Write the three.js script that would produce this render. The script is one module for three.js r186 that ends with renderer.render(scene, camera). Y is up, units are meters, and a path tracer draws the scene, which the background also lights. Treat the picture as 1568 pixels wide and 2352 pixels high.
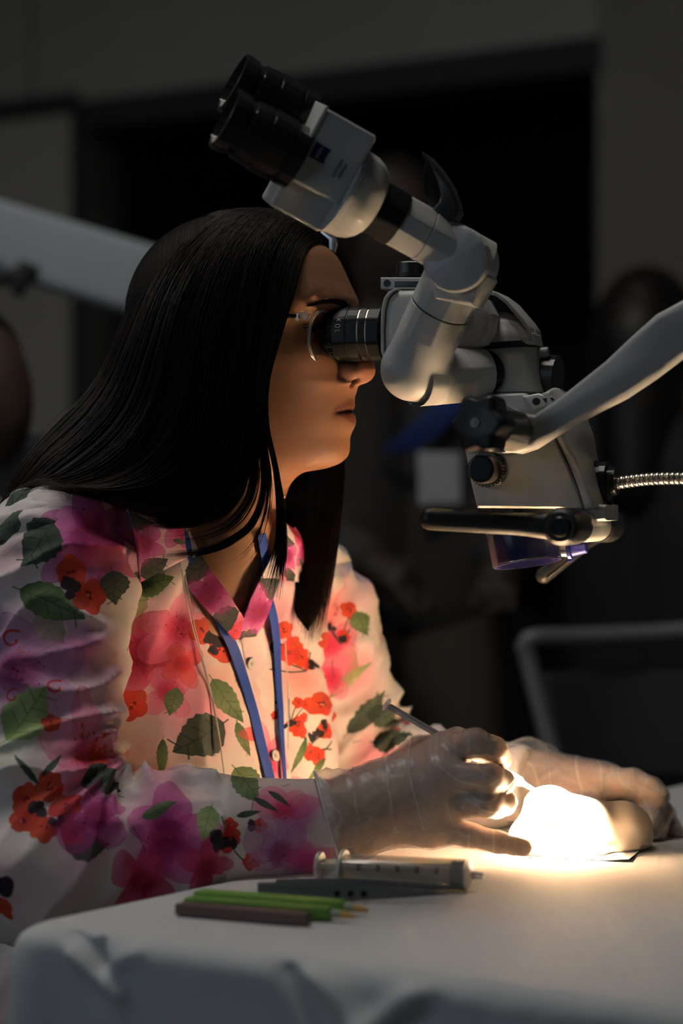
import * as THREE from 'three';
import { mergeGeometries, mergeVertices, toCreasedNormals } from 'three/addons/utils/BufferGeometryUtils.js';
import { RoundedBoxGeometry } from 'three/addons/geometries/RoundedBoxGeometry.js';
import { ImprovedNoise } from 'three/addons/math/ImprovedNoise.js';
import { RectAreaLightUniformsLib } from 'three/addons/lights/RectAreaLightUniformsLib.js';
const V3 = THREE.Vector3;
const v = (x, y, z) => new V3(x, y, z);
const scene = new THREE.Scene();
// ---- camera: an 82 mm portrait lens at the height of the sitter's chin, level ----
const K = 5500, CX = 784, CY = 1176, EYE = 1.043;           // focal length in pixels of the 1568 x 2352 frame
const camera = new THREE.PerspectiveCamera(2 * Math.atan(CY / K) * 180 / Math.PI, 1568 / 2352, 0.05, 40);
camera.position.set(0, EYE, 0);
camera.lookAt(0, EYE, -1);
camera.focus = 2.07;
camera.userData.fStop = 2.9;
// a point of the room from where it was measured in the photograph and its distance in metres
const P = (px, py, d) => v((px - CX) * d / K, EYE - (py - CY) * d / K, -d);
// ---- renderer and exposure ----
const renderer = new THREE.WebGLRenderer({ antialias: true });
renderer.toneMapping = THREE.LinearToneMapping;
renderer.toneMappingExposure = 10;            // the room is nearly dark: faint lamps, long exposure
renderer.shadowMap.enabled = true;
RectAreaLightUniformsLib.init();
scene.background = new THREE.Color(0x000000);
// ---- the lights of the dimmed room (their fittings are built with the room) ----
const LIGHTS = { spot: 4.9, screen: 0.088, ceiling: 0.097 };
// ---- the room's own axes: E2 runs along the table's short edge, E1 along its long edge, away from the camera ----
const E2 = v(0.828, 0, 0.56).normalize(), E1 = v(0.56, 0, -0.828).normalize();
const ROOM_TURN = -Math.atan2(0.56, 0.828);
// ================= helpers =================
function rngOf(seed) { let s = seed >>> 0; return () => { s = (s + 0x6d2b79f5) | 0; let t = Math.imul(s ^ (s >>> 15), 1 | s); t = (t + Math.imul(t ^ (t >>> 7), 61 | t)) ^ t; return ((t ^ (t >>> 14)) >>> 0) / 4294967296; }; }
const noise = new ImprovedNoise();
const clamp = (x, a = 0, b = 1) => Math.min(b, Math.max(a, x));
const lerp = (a, b, t) => a + (b - a) * t;
const sstep = (a, b, x) => { const t = clamp((x - a) / (b - a)); return t * t * (3 - 2 * t); };
// a smooth curve through [x, y] pairs (monotone cubic)
function curve1(pts) {
  const n = pts.length, m = [];
  for (let i = 0; i < n; i++) {
    if (i === 0 || i === n - 1) { m.push(i ? (pts[i][1] - pts[i - 1][1]) / (pts[i][0] - pts[i - 1][0]) : (pts[1][1] - pts[0][1]) / (pts[1][0] - pts[0][0])); continue; }
    const a = (pts[i][1] - pts[i - 1][1]) / (pts[i][0] - pts[i - 1][0]), b = (pts[i + 1][1] - pts[i][1]) / (pts[i + 1][0] - pts[i][0]);
    m.push(a * b <= 0 ? 0 : 2 * a * b / (a + b));
  }
  return (x) => {
    if (x <= pts[0][0]) return pts[0][1];
    if (x >= pts[n - 1][0]) return pts[n - 1][1];
    let i = 0; while (x > pts[i + 1][0]) i++;
    const h = pts[i + 1][0] - pts[i][0], t = (x - pts[i][0]) / h, t2 = t * t, t3 = t2 * t;
    return (2 * t3 - 3 * t2 + 1) * pts[i][1] + (t3 - 2 * t2 + t) * h * m[i] + (-2 * t3 + 3 * t2) * pts[i + 1][1] + (t3 - t2) * h * m[i + 1];
  };
}
const used = {};
function numbered(name) { const n = used[name] = (used[name] ?? -1) + 1; return n ? name + '_' + String(n).padStart(3, '0') : name; }
function thing(name, label, category, pos, turn = 0, group) {
  const o = new THREE.Group(); o.name = numbered(name); scene.add(o);
  if (pos) o.position.copy(pos); o.rotation.y = turn;
  o.userData = { label, category }; if (group) o.userData.group = group;
  return o;
}
function shadowed(m) { m.castShadow = m.receiveShadow = true; return m; }
function part(name, geo, mat, parent, label) {
  const m = shadowed(new THREE.Mesh(geo, mat)); m.name = name; parent.add(m);
  if (label) m.userData.label = label;
  return m;
}
function sub(name, parent, label) { const g = new THREE.Group(); g.name = name; parent.add(g); if (label) g.userData.label = label; return g; }
function solo(name, geo, mat, label, category, group) {
  const m = shadowed(new THREE.Mesh(geo, mat)); m.name = numbered(name); scene.add(m);
  m.userData = { label, category }; if (group) m.userData.group = group;
  return m;
}
function struct(name, geo, mat, parent) {
  const m = shadowed(new THREE.Mesh(geo, mat)); m.name = name; m.userData.kind = 'structure'; (parent || scene).add(m); return m;
}
const plain = (g) => { g = g.index ? g.toNonIndexed() : g; for (const k of Object.keys(g.attributes)) if (!['position', 'normal', 'uv'].includes(k)) g.deleteAttribute(k); if (!g.attributes.uv) g.setAttribute('uv', new THREE.BufferAttribute(new Float32Array(g.attributes.position.count * 2), 2)); return g; };
const merge = (...gs) => mergeGeometries(gs.flat().map(plain));
const mat = (color, roughness = 0.5, more = {}) => { const m = new THREE.MeshPhysicalMaterial({ roughness, ...more }); if (Array.isArray(color)) m.color.setRGB(...color); else m.color.set(color); return m; };
// rotation that takes +y to dir
const turnTo = (dir) => new THREE.Quaternion().setFromUnitVectors(v(0, 1, 0), dir.clone().normalize());
// a turned body along an axis: rows of [distance along the axis, radius]
function turned(from, dir, rows, seg = 48) {
  const g = new THREE.LatheGeometry(rows.map(([t, r]) => new THREE.Vector2(Math.max(r, 1e-5), t)), seg);
  const c = toCreasedNormals(g, 0.6);
  c.applyQuaternion(turnTo(dir)); c.translate(from.x, from.y, from.z); return c;
}
function rod(a, b, r, r2 = r, cap = 0.15, seg = 32) {
  const d = b.clone().sub(a), l = d.length(), e = Math.min(r, r2) * cap;
  return turned(a, d, [[0, 0], [0, r - e], [e * 0.3, r - e * 0.3], [e, r], [l - e, r2], [l - e * 0.3, r2 - e * 0.3], [l, r2 - e], [l, 0]], seg);
}
// outline given as [x, y] pairs, thick from z0 to z1 with rounded edges
function slab(pts, z0, z1, bevel = 0.003, holes = [], smooth = false, segs = 3) {
  const mk = (p, S) => { const s = new S(); if (smooth) { s.moveTo(p[0][0], p[0][1]); s.splineThru(p.slice(1).concat([p[0]]).map((q) => new THREE.Vector2(q[0], q[1]))); } else p.forEach((q, i) => (i ? s.lineTo(q[0], q[1]) : s.moveTo(q[0], q[1]))); return s; };
  const shape = mk(pts, THREE.Shape);
  for (const h of holes) shape.holes.push(mk(h, THREE.Path));
  const g = new THREE.ExtrudeGeometry(shape, { depth: z1 - z0 - 2 * bevel, bevelEnabled: bevel > 0, bevelSize: bevel, bevelOffset: -bevel, bevelThickness: bevel, bevelSegments: segs, curveSegments: 8 });
  g.translate(0, 0, z0 + bevel); return toCreasedNormals(g, 0.5);
}
// a closed sheet over a grid of points, thick metres thick
function sheet(fn, nu, nv, thick, uvScale = [1, 1]) {
  const top = [], pos = [], uv = [], idx = [];
  for (let j = 0; j <= nv; j++) for (let i = 0; i <= nu; i++) top.push(fn(i / nu, j / nv));
  const at = (i, j) => top[clamp(j, 0, nv) * (nu + 1) + clamp(i, 0, nu)];
  const n = [];
  for (let j = 0; j <= nv; j++) for (let i = 0; i <= nu; i++) {
    const c = v().crossVectors(at(i + 1, j).clone().sub(at(i - 1, j)), at(i, j + 1).clone().sub(at(i, j - 1)));
    n.push(c.lengthSq() > 0 ? c.normalize() : v(0, 1, 0));
  }
  const N = (nu + 1) * (nv + 1);
  for (const s of [0, 1]) for (let k = 0; k < N; k++) {
    const p = top[k].clone().addScaledVector(n[k], -thick * s); pos.push(p.x, p.y, p.z);
    uv.push((k % (nu + 1)) / nu * uvScale[0], Math.floor(k / (nu + 1)) / nv * uvScale[1]);
  }
  const q = (a, b, c, d) => idx.push(a, b, c, a, c, d);
  for (let j = 0; j < nv; j++) for (let i = 0; i < nu; i++) {
    const a = j * (nu + 1) + i, b = a + 1, c = b + nu + 1, d = a + nu + 1;
    q(a, b, c, d); q(N + d, N + c, N + b, N + a);
  }
  for (let i = 0; i < nu; i++) { q(i + 1, i, N + i, N + i + 1); const o = nv * (nu + 1); q(o + i, o + i + 1, N + o + i + 1, N + o + i); }
  for (let j = 0; j < nv; j++) { const a = j * (nu + 1), d = a + nu + 1; q(a, d, N + d, N + a); q(d + nu, a + nu, N + a + nu, N + d + nu); }
  const g = new THREE.BufferGeometry();
  g.setAttribute('position', new THREE.Float32BufferAttribute(pos, 3)); g.setAttribute('uv', new THREE.Float32BufferAttribute(uv, 2)); g.setIndex(idx);
  g.computeVertexNormals(); return g;
}
// a tube through points with a radius that may vary: radii(t)
function tube(pts, radius, segs = 40, sides = 14, closed = false) {
  const c = new THREE.CatmullRomCurve3(pts, closed, 'centripetal');
  const g = new THREE.TubeGeometry(c, segs, 1, sides, closed), p = g.attributes.position, q = v();
  for (let i = 0; i <= segs; i++) {
    const t = i / segs, o = c.getPointAt(t), r = typeof radius === 'function' ? radius(t) : radius;
    for (let j = 0; j <= sides; j++) { const k = i * (sides + 1) + j; q.fromBufferAttribute(p, k).sub(o).multiplyScalar(r).add(o); p.setXYZ(k, q.x, q.y, q.z); }
  }
  const caps = [];
  if (!closed) for (const e of [0, 1]) { const t = c.getTangentAt(e).multiplyScalar(e ? 1 : -1), r = (typeof radius === 'function' ? radius(e) : radius); const s = new THREE.SphereGeometry(r, sides, 8, 0, Math.PI * 2, 0, Math.PI / 2); s.applyQuaternion(turnTo(t)); const o = c.getPointAt(e); s.translate(o.x, o.y, o.z); caps.push(s); }
  g.computeVertexNormals();
  return merge(g, caps);
}
// ---- distance fields ----
const smin = (a, b, k) => { const h = Math.max(k - Math.abs(a - b), 0) / k; return Math.min(a, b) - h * h * k * 0.25; };
const smax = (a, b, k) => -smin(-a, -b, k);
function bone(a, b, ra, rb) {
  const ax = a.x, ay = a.y, az = a.z, bx = b.x - ax, by = b.y - ay, bz = b.z - az, ll = bx * bx + by * by + bz * bz || 1e-9;
  return (x, y, z) => {
    const px = x - ax, py = y - ay, pz = z - az, t = clamp((px * bx + py * by + pz * bz) / ll);
    const qx = px - t * bx, qy = py - t * by, qz = pz - t * bz;
    return Math.sqrt(qx * qx + qy * qy + qz * qz) - (ra + (rb - ra) * t);
  };
}
const joined = (list, k) => (x, y, z) => { let d = list[0](x, y, z); for (let i = 1; i < list.length; i++) d = smin(d, list[i](x, y, z), k); return d; };
const ball = (c, rx, ry = rx, rz = rx) => { const m = Math.min(rx, ry, rz); return (x, y, z) => { const a = (x - c.x) / rx, b = (y - c.y) / ry, d = (z - c.z) / rz, l = Math.sqrt(a * a + b * b + d * d); return (l - 1) * (m * 0.5 + 0.5 * (l > 1e-6 ? Math.sqrt((x - c.x) ** 2 + (y - c.y) ** 2 + (z - c.z) ** 2) / l : m)); }; };
function grad(f, x, y, z, e = 5e-4) { return v(f(x + e, y, z) - f(x - e, y, z), f(x, y + e, z) - f(x, y - e, z), f(x, y, z + e) - f(x, y, z - e)).normalize(); }
// naive surface nets over a box, sparse
function skinOf(f, lo, hi, cell, { uv, normals = true, slack = 1.6 } = {}) {
  const nx = Math.ceil((hi.x - lo.x) / cell) + 1, ny = Math.ceil((hi.y - lo.y) / cell) + 1, nz = Math.ceil((hi.z - lo.z) / cell) + 1;
  const val = new Float32Array(nx * ny * nz), B = 6, far = cell * B * 0.87 * slack;
  for (let k = 0; k < nz; k += B) for (let j = 0; j < ny; j += B) for (let i = 0; i < nx; i += B) {
    const c = f(lo.x + (i + B / 2) * cell, lo.y + (j + B / 2) * cell, lo.z + (k + B / 2) * cell), skip = Math.abs(c) > far;
    for (let z = k; z < Math.min(k + B, nz); z++) for (let y = j; y < Math.min(j + B, ny); y++) for (let x = i; x < Math.min(i + B, nx); x++)
      val[x + nx * (y + ny * z)] = skip ? c : f(lo.x + x * cell, lo.y + y * cell, lo.z + z * cell);
  }
  const ids = new Int32Array(nx * ny * nz).fill(-1), pos = [], idx = [];
  const cx = [0, 1, 0, 1, 0, 1, 0, 1], cy = [0, 0, 1, 1, 0, 0, 1, 1], cz = [0, 0, 0, 0, 1, 1, 1, 1];
  const edges = []; for (let a = 0; a < 8; a++) for (const b of [1, 2, 4]) if (!(a & b)) edges.push([a, a | b]);
  const off = cx.map((_, c) => cx[c] + nx * (cy[c] + ny * cz[c]));
  for (let z = 0; z < nz - 1; z++) for (let y = 0; y < ny - 1; y++) for (let x = 0; x < nx - 1; x++) {
    const o = x + nx * (y + ny * z); let m = 0;
    for (let c = 0; c < 8; c++) if (val[o + off[c]] < 0) m |= 1 << c;
    if (m === 0 || m === 255) continue;
    let sx = 0, sy = 0, sz = 0, n = 0;
    for (const [a, b] of edges) {
      if (((m >> a) & 1) === ((m >> b) & 1)) continue;
      const va = val[o + off[a]], vb = val[o + off[b]], t = va / (va - vb);
      sx += cx[a] + t * (cx[b] - cx[a]); sy += cy[a] + t * (cy[b] - cy[a]); sz += cz[a] + t * (cz[b] - cz[a]); n++;
    }
    ids[o] = pos.length / 3;
    pos.push(lo.x + (x + sx / n) * cell, lo.y + (y + sy / n) * cell, lo.z + (z + sz / n) * cell);
  }
  const sX = 1, sY = nx, sZ = nx * ny;
  for (let z = 1; z < nz - 1; z++) for (let y = 1; y < ny - 1; y++) for (let x = 1; x < nx - 1; x++) {
    const o = x + nx * (y + ny * z), s0 = val[o] < 0;
    for (const [d, u, w] of [[sX, sY, sZ], [sY, sZ, sX], [sZ, sX, sY]]) {
      if (s0 === (val[o + d] < 0)) continue;
      const a = ids[o - u - w], b = ids[o - w], c = ids[o], e = ids[o - u];
      if (a < 0 || b < 0 || c < 0 || e < 0) continue;
      if (s0) idx.push(a, b, c, a, c, e); else idx.push(a, c, b, a, e, c);
    }
  }
  const nor = new Float32Array(pos.length), uvs = new Float32Array(pos.length / 3 * 2);
  for (let i = 0; i < pos.length; i += 3) {
    let g = grad(f, pos[i], pos[i + 1], pos[i + 2]);
    const d = clamp(f(pos[i], pos[i + 1], pos[i + 2]), -cell, cell) * 0.7;
    pos[i] -= g.x * d; pos[i + 1] -= g.y * d; pos[i + 2] -= g.z * d;
    if (normals) { g = grad(f, pos[i], pos[i + 1], pos[i + 2]); nor[i] = g.x; nor[i + 1] = g.y; nor[i + 2] = g.z; }
    if (uv) { const q = uv(pos[i], pos[i + 1], pos[i + 2]); uvs[i / 3 * 2] = q[0]; uvs[i / 3 * 2 + 1] = q[1]; }
  }
  const geo = new THREE.BufferGeometry();
  geo.setAttribute('position', new THREE.Float32BufferAttribute(pos, 3)); geo.setAttribute('normal', new THREE.BufferAttribute(nor, 3)); geo.setAttribute('uv', new THREE.BufferAttribute(uvs, 2)); geo.setIndex(idx);
  if (!normals) geo.computeVertexNormals();
  return geo;
}
// move every vertex along its normal, then find the normals again
function displace(geo, fn) {
  const p = geo.attributes.position, n = geo.attributes.normal, u = geo.attributes.uv;
  for (let i = 0; i < p.count; i++) { const d = fn(p.getX(i), p.getY(i), p.getZ(i), u.getX(i), u.getY(i), n, i); p.setXYZ(i, p.getX(i) + n.getX(i) * d, p.getY(i) + n.getY(i) * d, p.getZ(i) + n.getZ(i) * d); }
  geo.computeVertexNormals(); return geo;
}
// where the line of sight through a measured point meets a surface
function meet(f, px, py, from = 1.6, to = 2.7) {
  let d = from;
  for (let i = 0; i < 220; i++) { const p = P(px, py, d), s = f(p.x, p.y, p.z); if (s < 4e-4) return p; d += Math.max(s * 0.6, 4e-4); if (d > to) return null; }
  return null;
}
// a flat band laid on a surface along measured points [px, py, width in metres]
function band(f, pts, lift, thick, cols = 4, steps = 60, free = null) {
  const line = pts.map(([px, py, , d]) => (d ? P(px, py, d) : meet(f, px, py) || P(px, py, 2.15)));
  const c = new THREE.CatmullRomCurve3(line, false, 'centripetal'), w = curve1(pts.map((p, i) => [i / (pts.length - 1), p[2]]));
  return sheet((a, t) => {
    const p = c.getPoint(t), tan = c.getTangent(t), n = free ? free.clone() : grad(f, p.x, p.y, p.z, 4e-3), side = v().crossVectors(tan, n).normalize();
    p.addScaledVector(side, (a - 0.5) * w(t));
    if (!free) { const d = f(p.x, p.y, p.z); p.addScaledVector(grad(f, p.x, p.y, p.z, 2e-3), lift - Math.max(d, -0.03) * (d < lift ? 1 : 0.35)); }
    return p;
  }, cols, steps, thick, [w(0.5) / 0.64, c.getLength() / 0.64]);
}
function dataTexture(w, h, fn, { repeat = [1, 1], srgb = false } = {}) {
  const d = new Uint8Array(w * h * 4);
  for (let y = 0; y < h; y++) for (let x = 0; x < w; x++) { const c = fn(x / w, y / h, x, y), o = (y * w + x) * 4; if (Array.isArray(c)) { d[o] = c[0]; d[o + 1] = c[1]; d[o + 2] = c[2]; } else d[o] = d[o + 1] = d[o + 2] = c; d[o + 3] = 255; }
  const t = new THREE.DataTexture(d, w, h); t.wrapS = t.wrapT = THREE.RepeatWrapping; t.magFilter = t.minFilter = THREE.LinearFilter; t.repeat.set(...repeat); if (srgb) t.colorSpace = THREE.SRGBColorSpace; t.needsUpdate = true; return t;
}
function canvasTexture(w, h, draw) { const c = document.createElement('canvas'); c.width = w; c.height = h; draw(c.getContext('2d'), w, h); const t = new THREE.CanvasTexture(c); t.colorSpace = THREE.SRGBColorSpace; t.wrapS = t.wrapT = THREE.RepeatWrapping; return t; }
// a frame turned about the vertical: at(px, py, z) gives its own coordinates of the point seen at px, py on its plane z
function frame(origin, turn) {
  const ca = Math.cos(turn), sa = Math.sin(turn), X = v(ca, 0, -sa), Z = v(sa, 0, ca);
  const at = (px, py, z = 0) => {
    const dir = P(px, py, 1).sub(v(0, EYE, 0)), o = v(0, EYE, 0).sub(origin), t = (z - o.dot(Z)) / dir.dot(Z), w = o.addScaledVector(dir, t);
    return v(w.dot(X), w.y, z);
  };
  const world = (p) => origin.clone().addScaledVector(X, p.x).add(v(0, p.y, 0)).addScaledVector(Z, p.z);
  return { origin, turn, X, Z, at, world, outline: (list, z) => list.map(([a, b]) => { const p = at(a, b, z); return [p.x, p.y]; }) };
}
// lettering as a small raised print: a patch of cylinder or a flat plate with the letters cut from a canvas
function lettering(text, w, h, color, font = 'sans-serif', weight = 'bold') {
  const t = canvasTexture(w, h, (c) => { c.clearRect(0, 0, w, h); c.fillStyle = color; c.textAlign = 'center'; c.textBaseline = 'middle'; const lines = text.split('\n'); c.font = `${weight} ${Math.floor(h / lines.length * 0.8)}px ${font}`; lines.forEach((s, i) => c.fillText(s, w / 2, h * (i + 0.5) / lines.length, w)); });
  return new THREE.MeshStandardMaterial({ map: t, transparent: true, roughness: 0.6 });
}
// ================= the room =================
const M = {
  wall: mat([0.42, 0.41, 0.38], 0.9), wallUpper: mat([0.36, 0.36, 0.345], 0.9), dark: mat([0.012, 0.012, 0.014], 0.8), trim: mat([0.03, 0.03, 0.035], 0.7),
  floor: mat([0.05, 0.045, 0.042], 0.85), ceiling: mat([0.5, 0.5, 0.49], 0.9), blackVelvet: mat([0.01, 0.01, 0.011], 0.9),
};
{
  const R = (name, x0, x1, y0, y1, z0, z1, m) => { const g = new THREE.BoxGeometry(x1 - x0, y1 - y0, z1 - z0); g.translate((x0 + x1) / 2, (y0 + y1) / 2, (z0 + z1) / 2); const s = struct(name, g, m); s.rotation.y = ROOM_TURN; return s; };
  const carpet = dataTexture(256, 256, (a, b, x, y) => 120 + 60 * noise.noise(x * 0.31, y * 0.31, 1) + 50 * noise.noise(x * 0.9, y * 0.9, 4), { repeat: [30, 30] });
  M.floor.bumpMap = carpet; M.floor.bumpScale = 0.004;
  const W = -4.44, T = 0.15, H = 2.95, b0 = -3.757, b1 = -2.36, top = 2.035;
  R('floor', -6, 3.4, -0.1, 0, W - 1.6, 2.2, M.floor);
  R('ceiling', -6, 3.4, H, H + 0.1, W - 1.6, 2.2, M.ceiling);
  const far = R('wall_back', -6, b0, 0, top - 0.02, W - T, W, M.wall);
  const box = (name, x0, x1, y0, y1, z0, z1, m, label) => { const g = new THREE.BoxGeometry(x1 - x0, y1 - y0, z1 - z0); g.translate((x0 + x1) / 2, (y0 + y1) / 2, (z0 + z1) / 2); return part(name, g, m, far, label); };
  box('wall_panel', b1, 3.4, 0, H, W - T, W, mat([0.25, 0.24, 0.225], 0.9));
  box('wall_panel', -6, -3.93, top + 0.02, H, W - T, W - 0.004, M.wallUpper);
  box('wall_panel', -3.915, b1, top, H, W - T, W, M.wallUpper);
  box('wall_joint', -3.93, -3.915, top + 0.02, H, W - T, W - 0.02, M.trim);
  box('trim', -6, b0 - 0.01, top - 0.025, top + 0.025, W - T, W + 0.012, M.trim);
  R('trim_1', b0 - 0.02, b1 + 0.01, top - 0.07, top, W - T, W + 0.01, M.trim);
  // the doorway: a dark passage behind it
  R('trim_2', b0 - 0.03, b0, 0, top, W - T, W + 0.01, M.trim);
  R('wall_passage_left', b0 - 0.15, b0, 0, H, W - 1.5, W - T, M.dark);
  R('wall_passage_right', b1, b1 + 0.15, 0, H, W - 1.5, W - T, M.dark);
  R('wall_passage_back', b0 - 0.15, b1 + 0.15, 0, H, W - 1.6, W - 1.45, M.dark);
  R('wall_left', -6.1, -6, 0, H, W - T, 2.2, M.wall);
  R('wall_right', 3.4, 3.5, 0, H, W - T, 2.2, M.wall);
  R('wall_front', -6, 3.4, 0, H, 2.2, 2.3, M.wall);
  R('baseboard_back', b1, 3.4, 0, 0.1, W, W + 0.015, M.trim);
}
// a lit presentation screen on the side of the room that the camera has at its left: the cool light
{
  const at = v(-1.9, 1.55, -0.35), to = v(0.1, 0.95, -1.9);
  const s = thing('presentation_screen', 'bluish lit presentation screen on a stand, out of view at the left of the camera', 'screen', at);
  s.lookAt(to);
  const g = new RoundedBoxGeometry(1.28, 0.76, 0.05, 2, 0.01); g.translate(0, 0, -0.035);
  part('housing', g, mat([0.02, 0.02, 0.02], 0.5), s);
  part('screen', new THREE.PlaneGeometry(1.2, 0.68), mat([0.02, 0.02, 0.02], 0.4, { emissive: new THREE.Color(0.62, 0.8, 1.0), emissiveIntensity: 0.09 }), s);
  const l = new THREE.RectAreaLight(new THREE.Color(0.78, 0.89, 1.0), LIGHTS.screen, 1.2, 0.68); l.position.set(0, 0, 0.01); l.rotation.y = Math.PI; s.add(l);
  const post = rod(v(0, -0.4, -0.06), v(0, -1.5, -0.45), 0.02); part('stand', post, mat([0.03, 0.03, 0.03], 0.5), s);
}
// a dimmed panel in the ceiling
for (const [x, z, k] of [[-0.25, -2.15, 1], [-2.4, -3.2, 0.8]]) {
  const s = thing('ceiling_light', k === 1 ? 'dimmed square ceiling panel above the table, out of view' : 'dimmed square ceiling panel near the far wall, out of view', 'ceiling light', v(x, 2.93, z), ROOM_TURN);
  const g = new RoundedBoxGeometry(0.66, 0.035, 0.66, 2, 0.006); part('frame', g, mat([0.5, 0.5, 0.5], 0.5), s);
  const d = new THREE.PlaneGeometry(0.6, 0.6); d.rotateX(Math.PI / 2); d.translate(0, -0.02, 0);
  part('diffuser', d, mat([0.5, 0.5, 0.5], 0.6, { emissive: new THREE.Color(1, 0.97, 0.9), emissiveIntensity: 0.04 }), s);
  const l = new THREE.RectAreaLight(new THREE.Color(1, 0.96, 0.9), LIGHTS.ceiling * k * 10, 0.6, 0.6); l.position.set(0, -0.03, 0); l.rotation.x = -Math.PI / 2; s.add(l);
}
// ================= the table =================
const TABLE_Y = 0.7405;
{
  const C = v(-0.242, 0, -1.763);                             // the corner nearest at the left
  const Lx = 0.6, Lz = 1.9;                                   // along E2, along E1
  const g = thing('banquet_table', 'long banquet table under the white cloth', 'table', v(0, 0, 0));
  const o = (a, b, y) => C.clone().addScaledVector(E2, a).addScaledVector(E1, b).setY(y);
  const q = new RoundedBoxGeometry(Lx - 0.05, 0.025, Lz - 0.05, 2, 0.006); q.rotateY(ROOM_TURN); const c = o(Lx / 2, Lz / 2, TABLE_Y - 0.022); q.translate(c.x, c.y, c.z);
  part('table_top', q, mat([0.25, 0.2, 0.16], 0.6), g);
  for (const [a, b] of [[0.08, 0.12], [Lx - 0.08, 0.12], [0.08, Lz - 0.12], [Lx - 0.08, Lz - 0.12]]) part('leg', rod(o(a, b, 0), o(a, b, TABLE_Y - 0.034), 0.016), mat([0.2, 0.2, 0.2], 0.4, { metalness: 0.8 }), g);
  // the cloth: flat on top, turned over a rounded edge, hanging in soft folds
  const RC = 0.035, per = [];                                   // rounded outline, counted along its length, with outward normals
  const seg = (x0, z0, x1, z1, nx, nz, n) => { for (let i = 0; i < n; i++) per.push([lerp(x0, x1, i / n), lerp(z0, z1, i / n), nx, nz]); };
  const arc = (cx, cz, a0, n) => { for (let i = 0; i < n; i++) { const a = a0 + i / n * Math.PI / 2; per.push([cx + RC * Math.cos(a), cz + RC * Math.sin(a), Math.cos(a), Math.sin(a)]); } };
  arc(RC, RC, Math.PI, 24); seg(RC, 0, Lx - RC, 0, 0, -1, 260); arc(Lx - RC, RC, -Math.PI / 2, 16); seg(Lx, RC, Lx, Lz - RC, 1, 0, 120); arc(Lx - RC, Lz - RC, 0, 16); seg(Lx - RC, Lz, RC, Lz, 0, 1, 60); arc(RC, Lz - RC, Math.PI / 2, 16); seg(0, Lz - RC, 0, RC, -1, 0, 260);
  let s = 0; per.forEach((p, i) => { if (i) s += Math.hypot(p[0] - per[i - 1][0], p[1] - per[i - 1][1]); p[4] = s; });
  const rows = 84, drop = 0.66, rEdge = 0.018, pos = [], uv = [], idx = [], N = per.length;
  const wrap = (x, c, L) => { let d = x - c; if (d > L / 2) d -= L; if (d < -L / 2) d += L; return d; };
  const ridge = (s0, t0, s1, t1, w, h, sx, t) => {              // a crease from (s0, t0) to (s1, t1)
    const dx = s1 - s0, dt = t1 - t0, ll = dx * dx + dt * dt, k = clamp(((sx - s0) * dx + (t - t0) * dt) / ll), ex = sx - s0 - k * dx, et = t - t0 - k * dt;
    return h * Math.exp(-(ex * ex + et * et) / (w * w)) * sstep(0, 0.25, k + 0.1);
  };
  const S = s + 0.01, s1 = per[24][4];
  const crease = (sx, t) => {
    const x = wrap(sx, s1, S);                                  // along the near edge from the corner
    let d = 0;
    d += ridge(0.205, 0.012, 0.262, 0.075, 0.009, -0.008, x, t) + ridge(0.226, 0.006, 0.30, 0.07, 0.010, 0.009, x, t) + ridge(0.325, 0.016, 0.268, 0.066, 0.010, 0.008, x, t) + ridge(0.33, 0.034, 0.26, 0.085, 0.010, -0.007, x, t);
    d += ridge(0.25, 0.07, 0.42, 0.15, 0.02, 0.008, x, t) + ridge(0.60, 0.01, 0.70, 0.10, 0.014, -0.010, x, t) + ridge(0.64, 0.0, 0.74, 0.10, 0.014, 0.008, x, t);
    d += ridge(0.012, 0.006, 0.055, 0.035, 0.007, -0.009, x, t) + ridge(0.02, 0.02, 0.07, 0.05, 0.008, 0.008, x, t) + ridge(0.045, 0.01, 0.05, 0.03, 0.006, -0.006, x, t) + ridge(0.09, 0.012, 0.06, 0.034, 0.008, 0.004, x, t);
    d += ridge(-0.03, 0.0, -0.035, 0.4, 0.03, 0.014, x, t) + ridge(-0.12, 0.05, -0.14, 0.5, 0.05, -0.02, x, t);
    d += sstep(0.03, 0.4, t) * (0.022 * Math.sin(sx * 17 + 0.6) + 0.012 * Math.sin(sx * 31 + 2)) + 0.0015 * noise.noise(sx * 30, t * 30, 2);
    return d;
  };
  const put = (p, u, w) => { const q2 = o(p.x, p.z, p.y); pos.push(q2.x, q2.y, q2.z); uv.push(u, w); };
  const inner = [0.3, 0.2, 0.12, 0.06, 0.03, 0.012, 0];
  for (const k of inner) for (const p of per) {                 // top, from the middle outwards
    const x = clamp(p[0] - p[2] * k - p[2] * rEdge, rEdge * 0.5 + k, Lx - k - rEdge * 0.5), z = clamp(p[1] - p[3] * k - p[3] * rEdge, rEdge * 0.5 + k, Lz - k - rEdge * 0.5);
    put(v(x, TABLE_Y + 0.0012 * noise.noise(x * 9, z * 9, 0.5) * sstep(0, 0.05, k), z), x, z);
  }
  const R0 = inner.length;
  for (let r = 1; r <= rows; r++) {
    const t = Math.pow(r / rows, 1.6) * drop;
    for (const p of per) {
      const a = Math.min(t / rEdge, Math.PI / 2), out = -rEdge + rEdge * Math.sin(a), down = t < rEdge * Math.PI / 2 ? rEdge * (1 - Math.cos(a)) : rEdge + (t - rEdge * Math.PI / 2);
      const d = out + crease(p[4], t) * sstep(0.002, 0.02, t) + 0.02 * t + 0.002;
      put(v(p[0] + p[2] * d, TABLE_Y - down, p[1] + p[3] * d), p[4], t);
    }
  }
  const total = R0 + rows;
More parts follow.
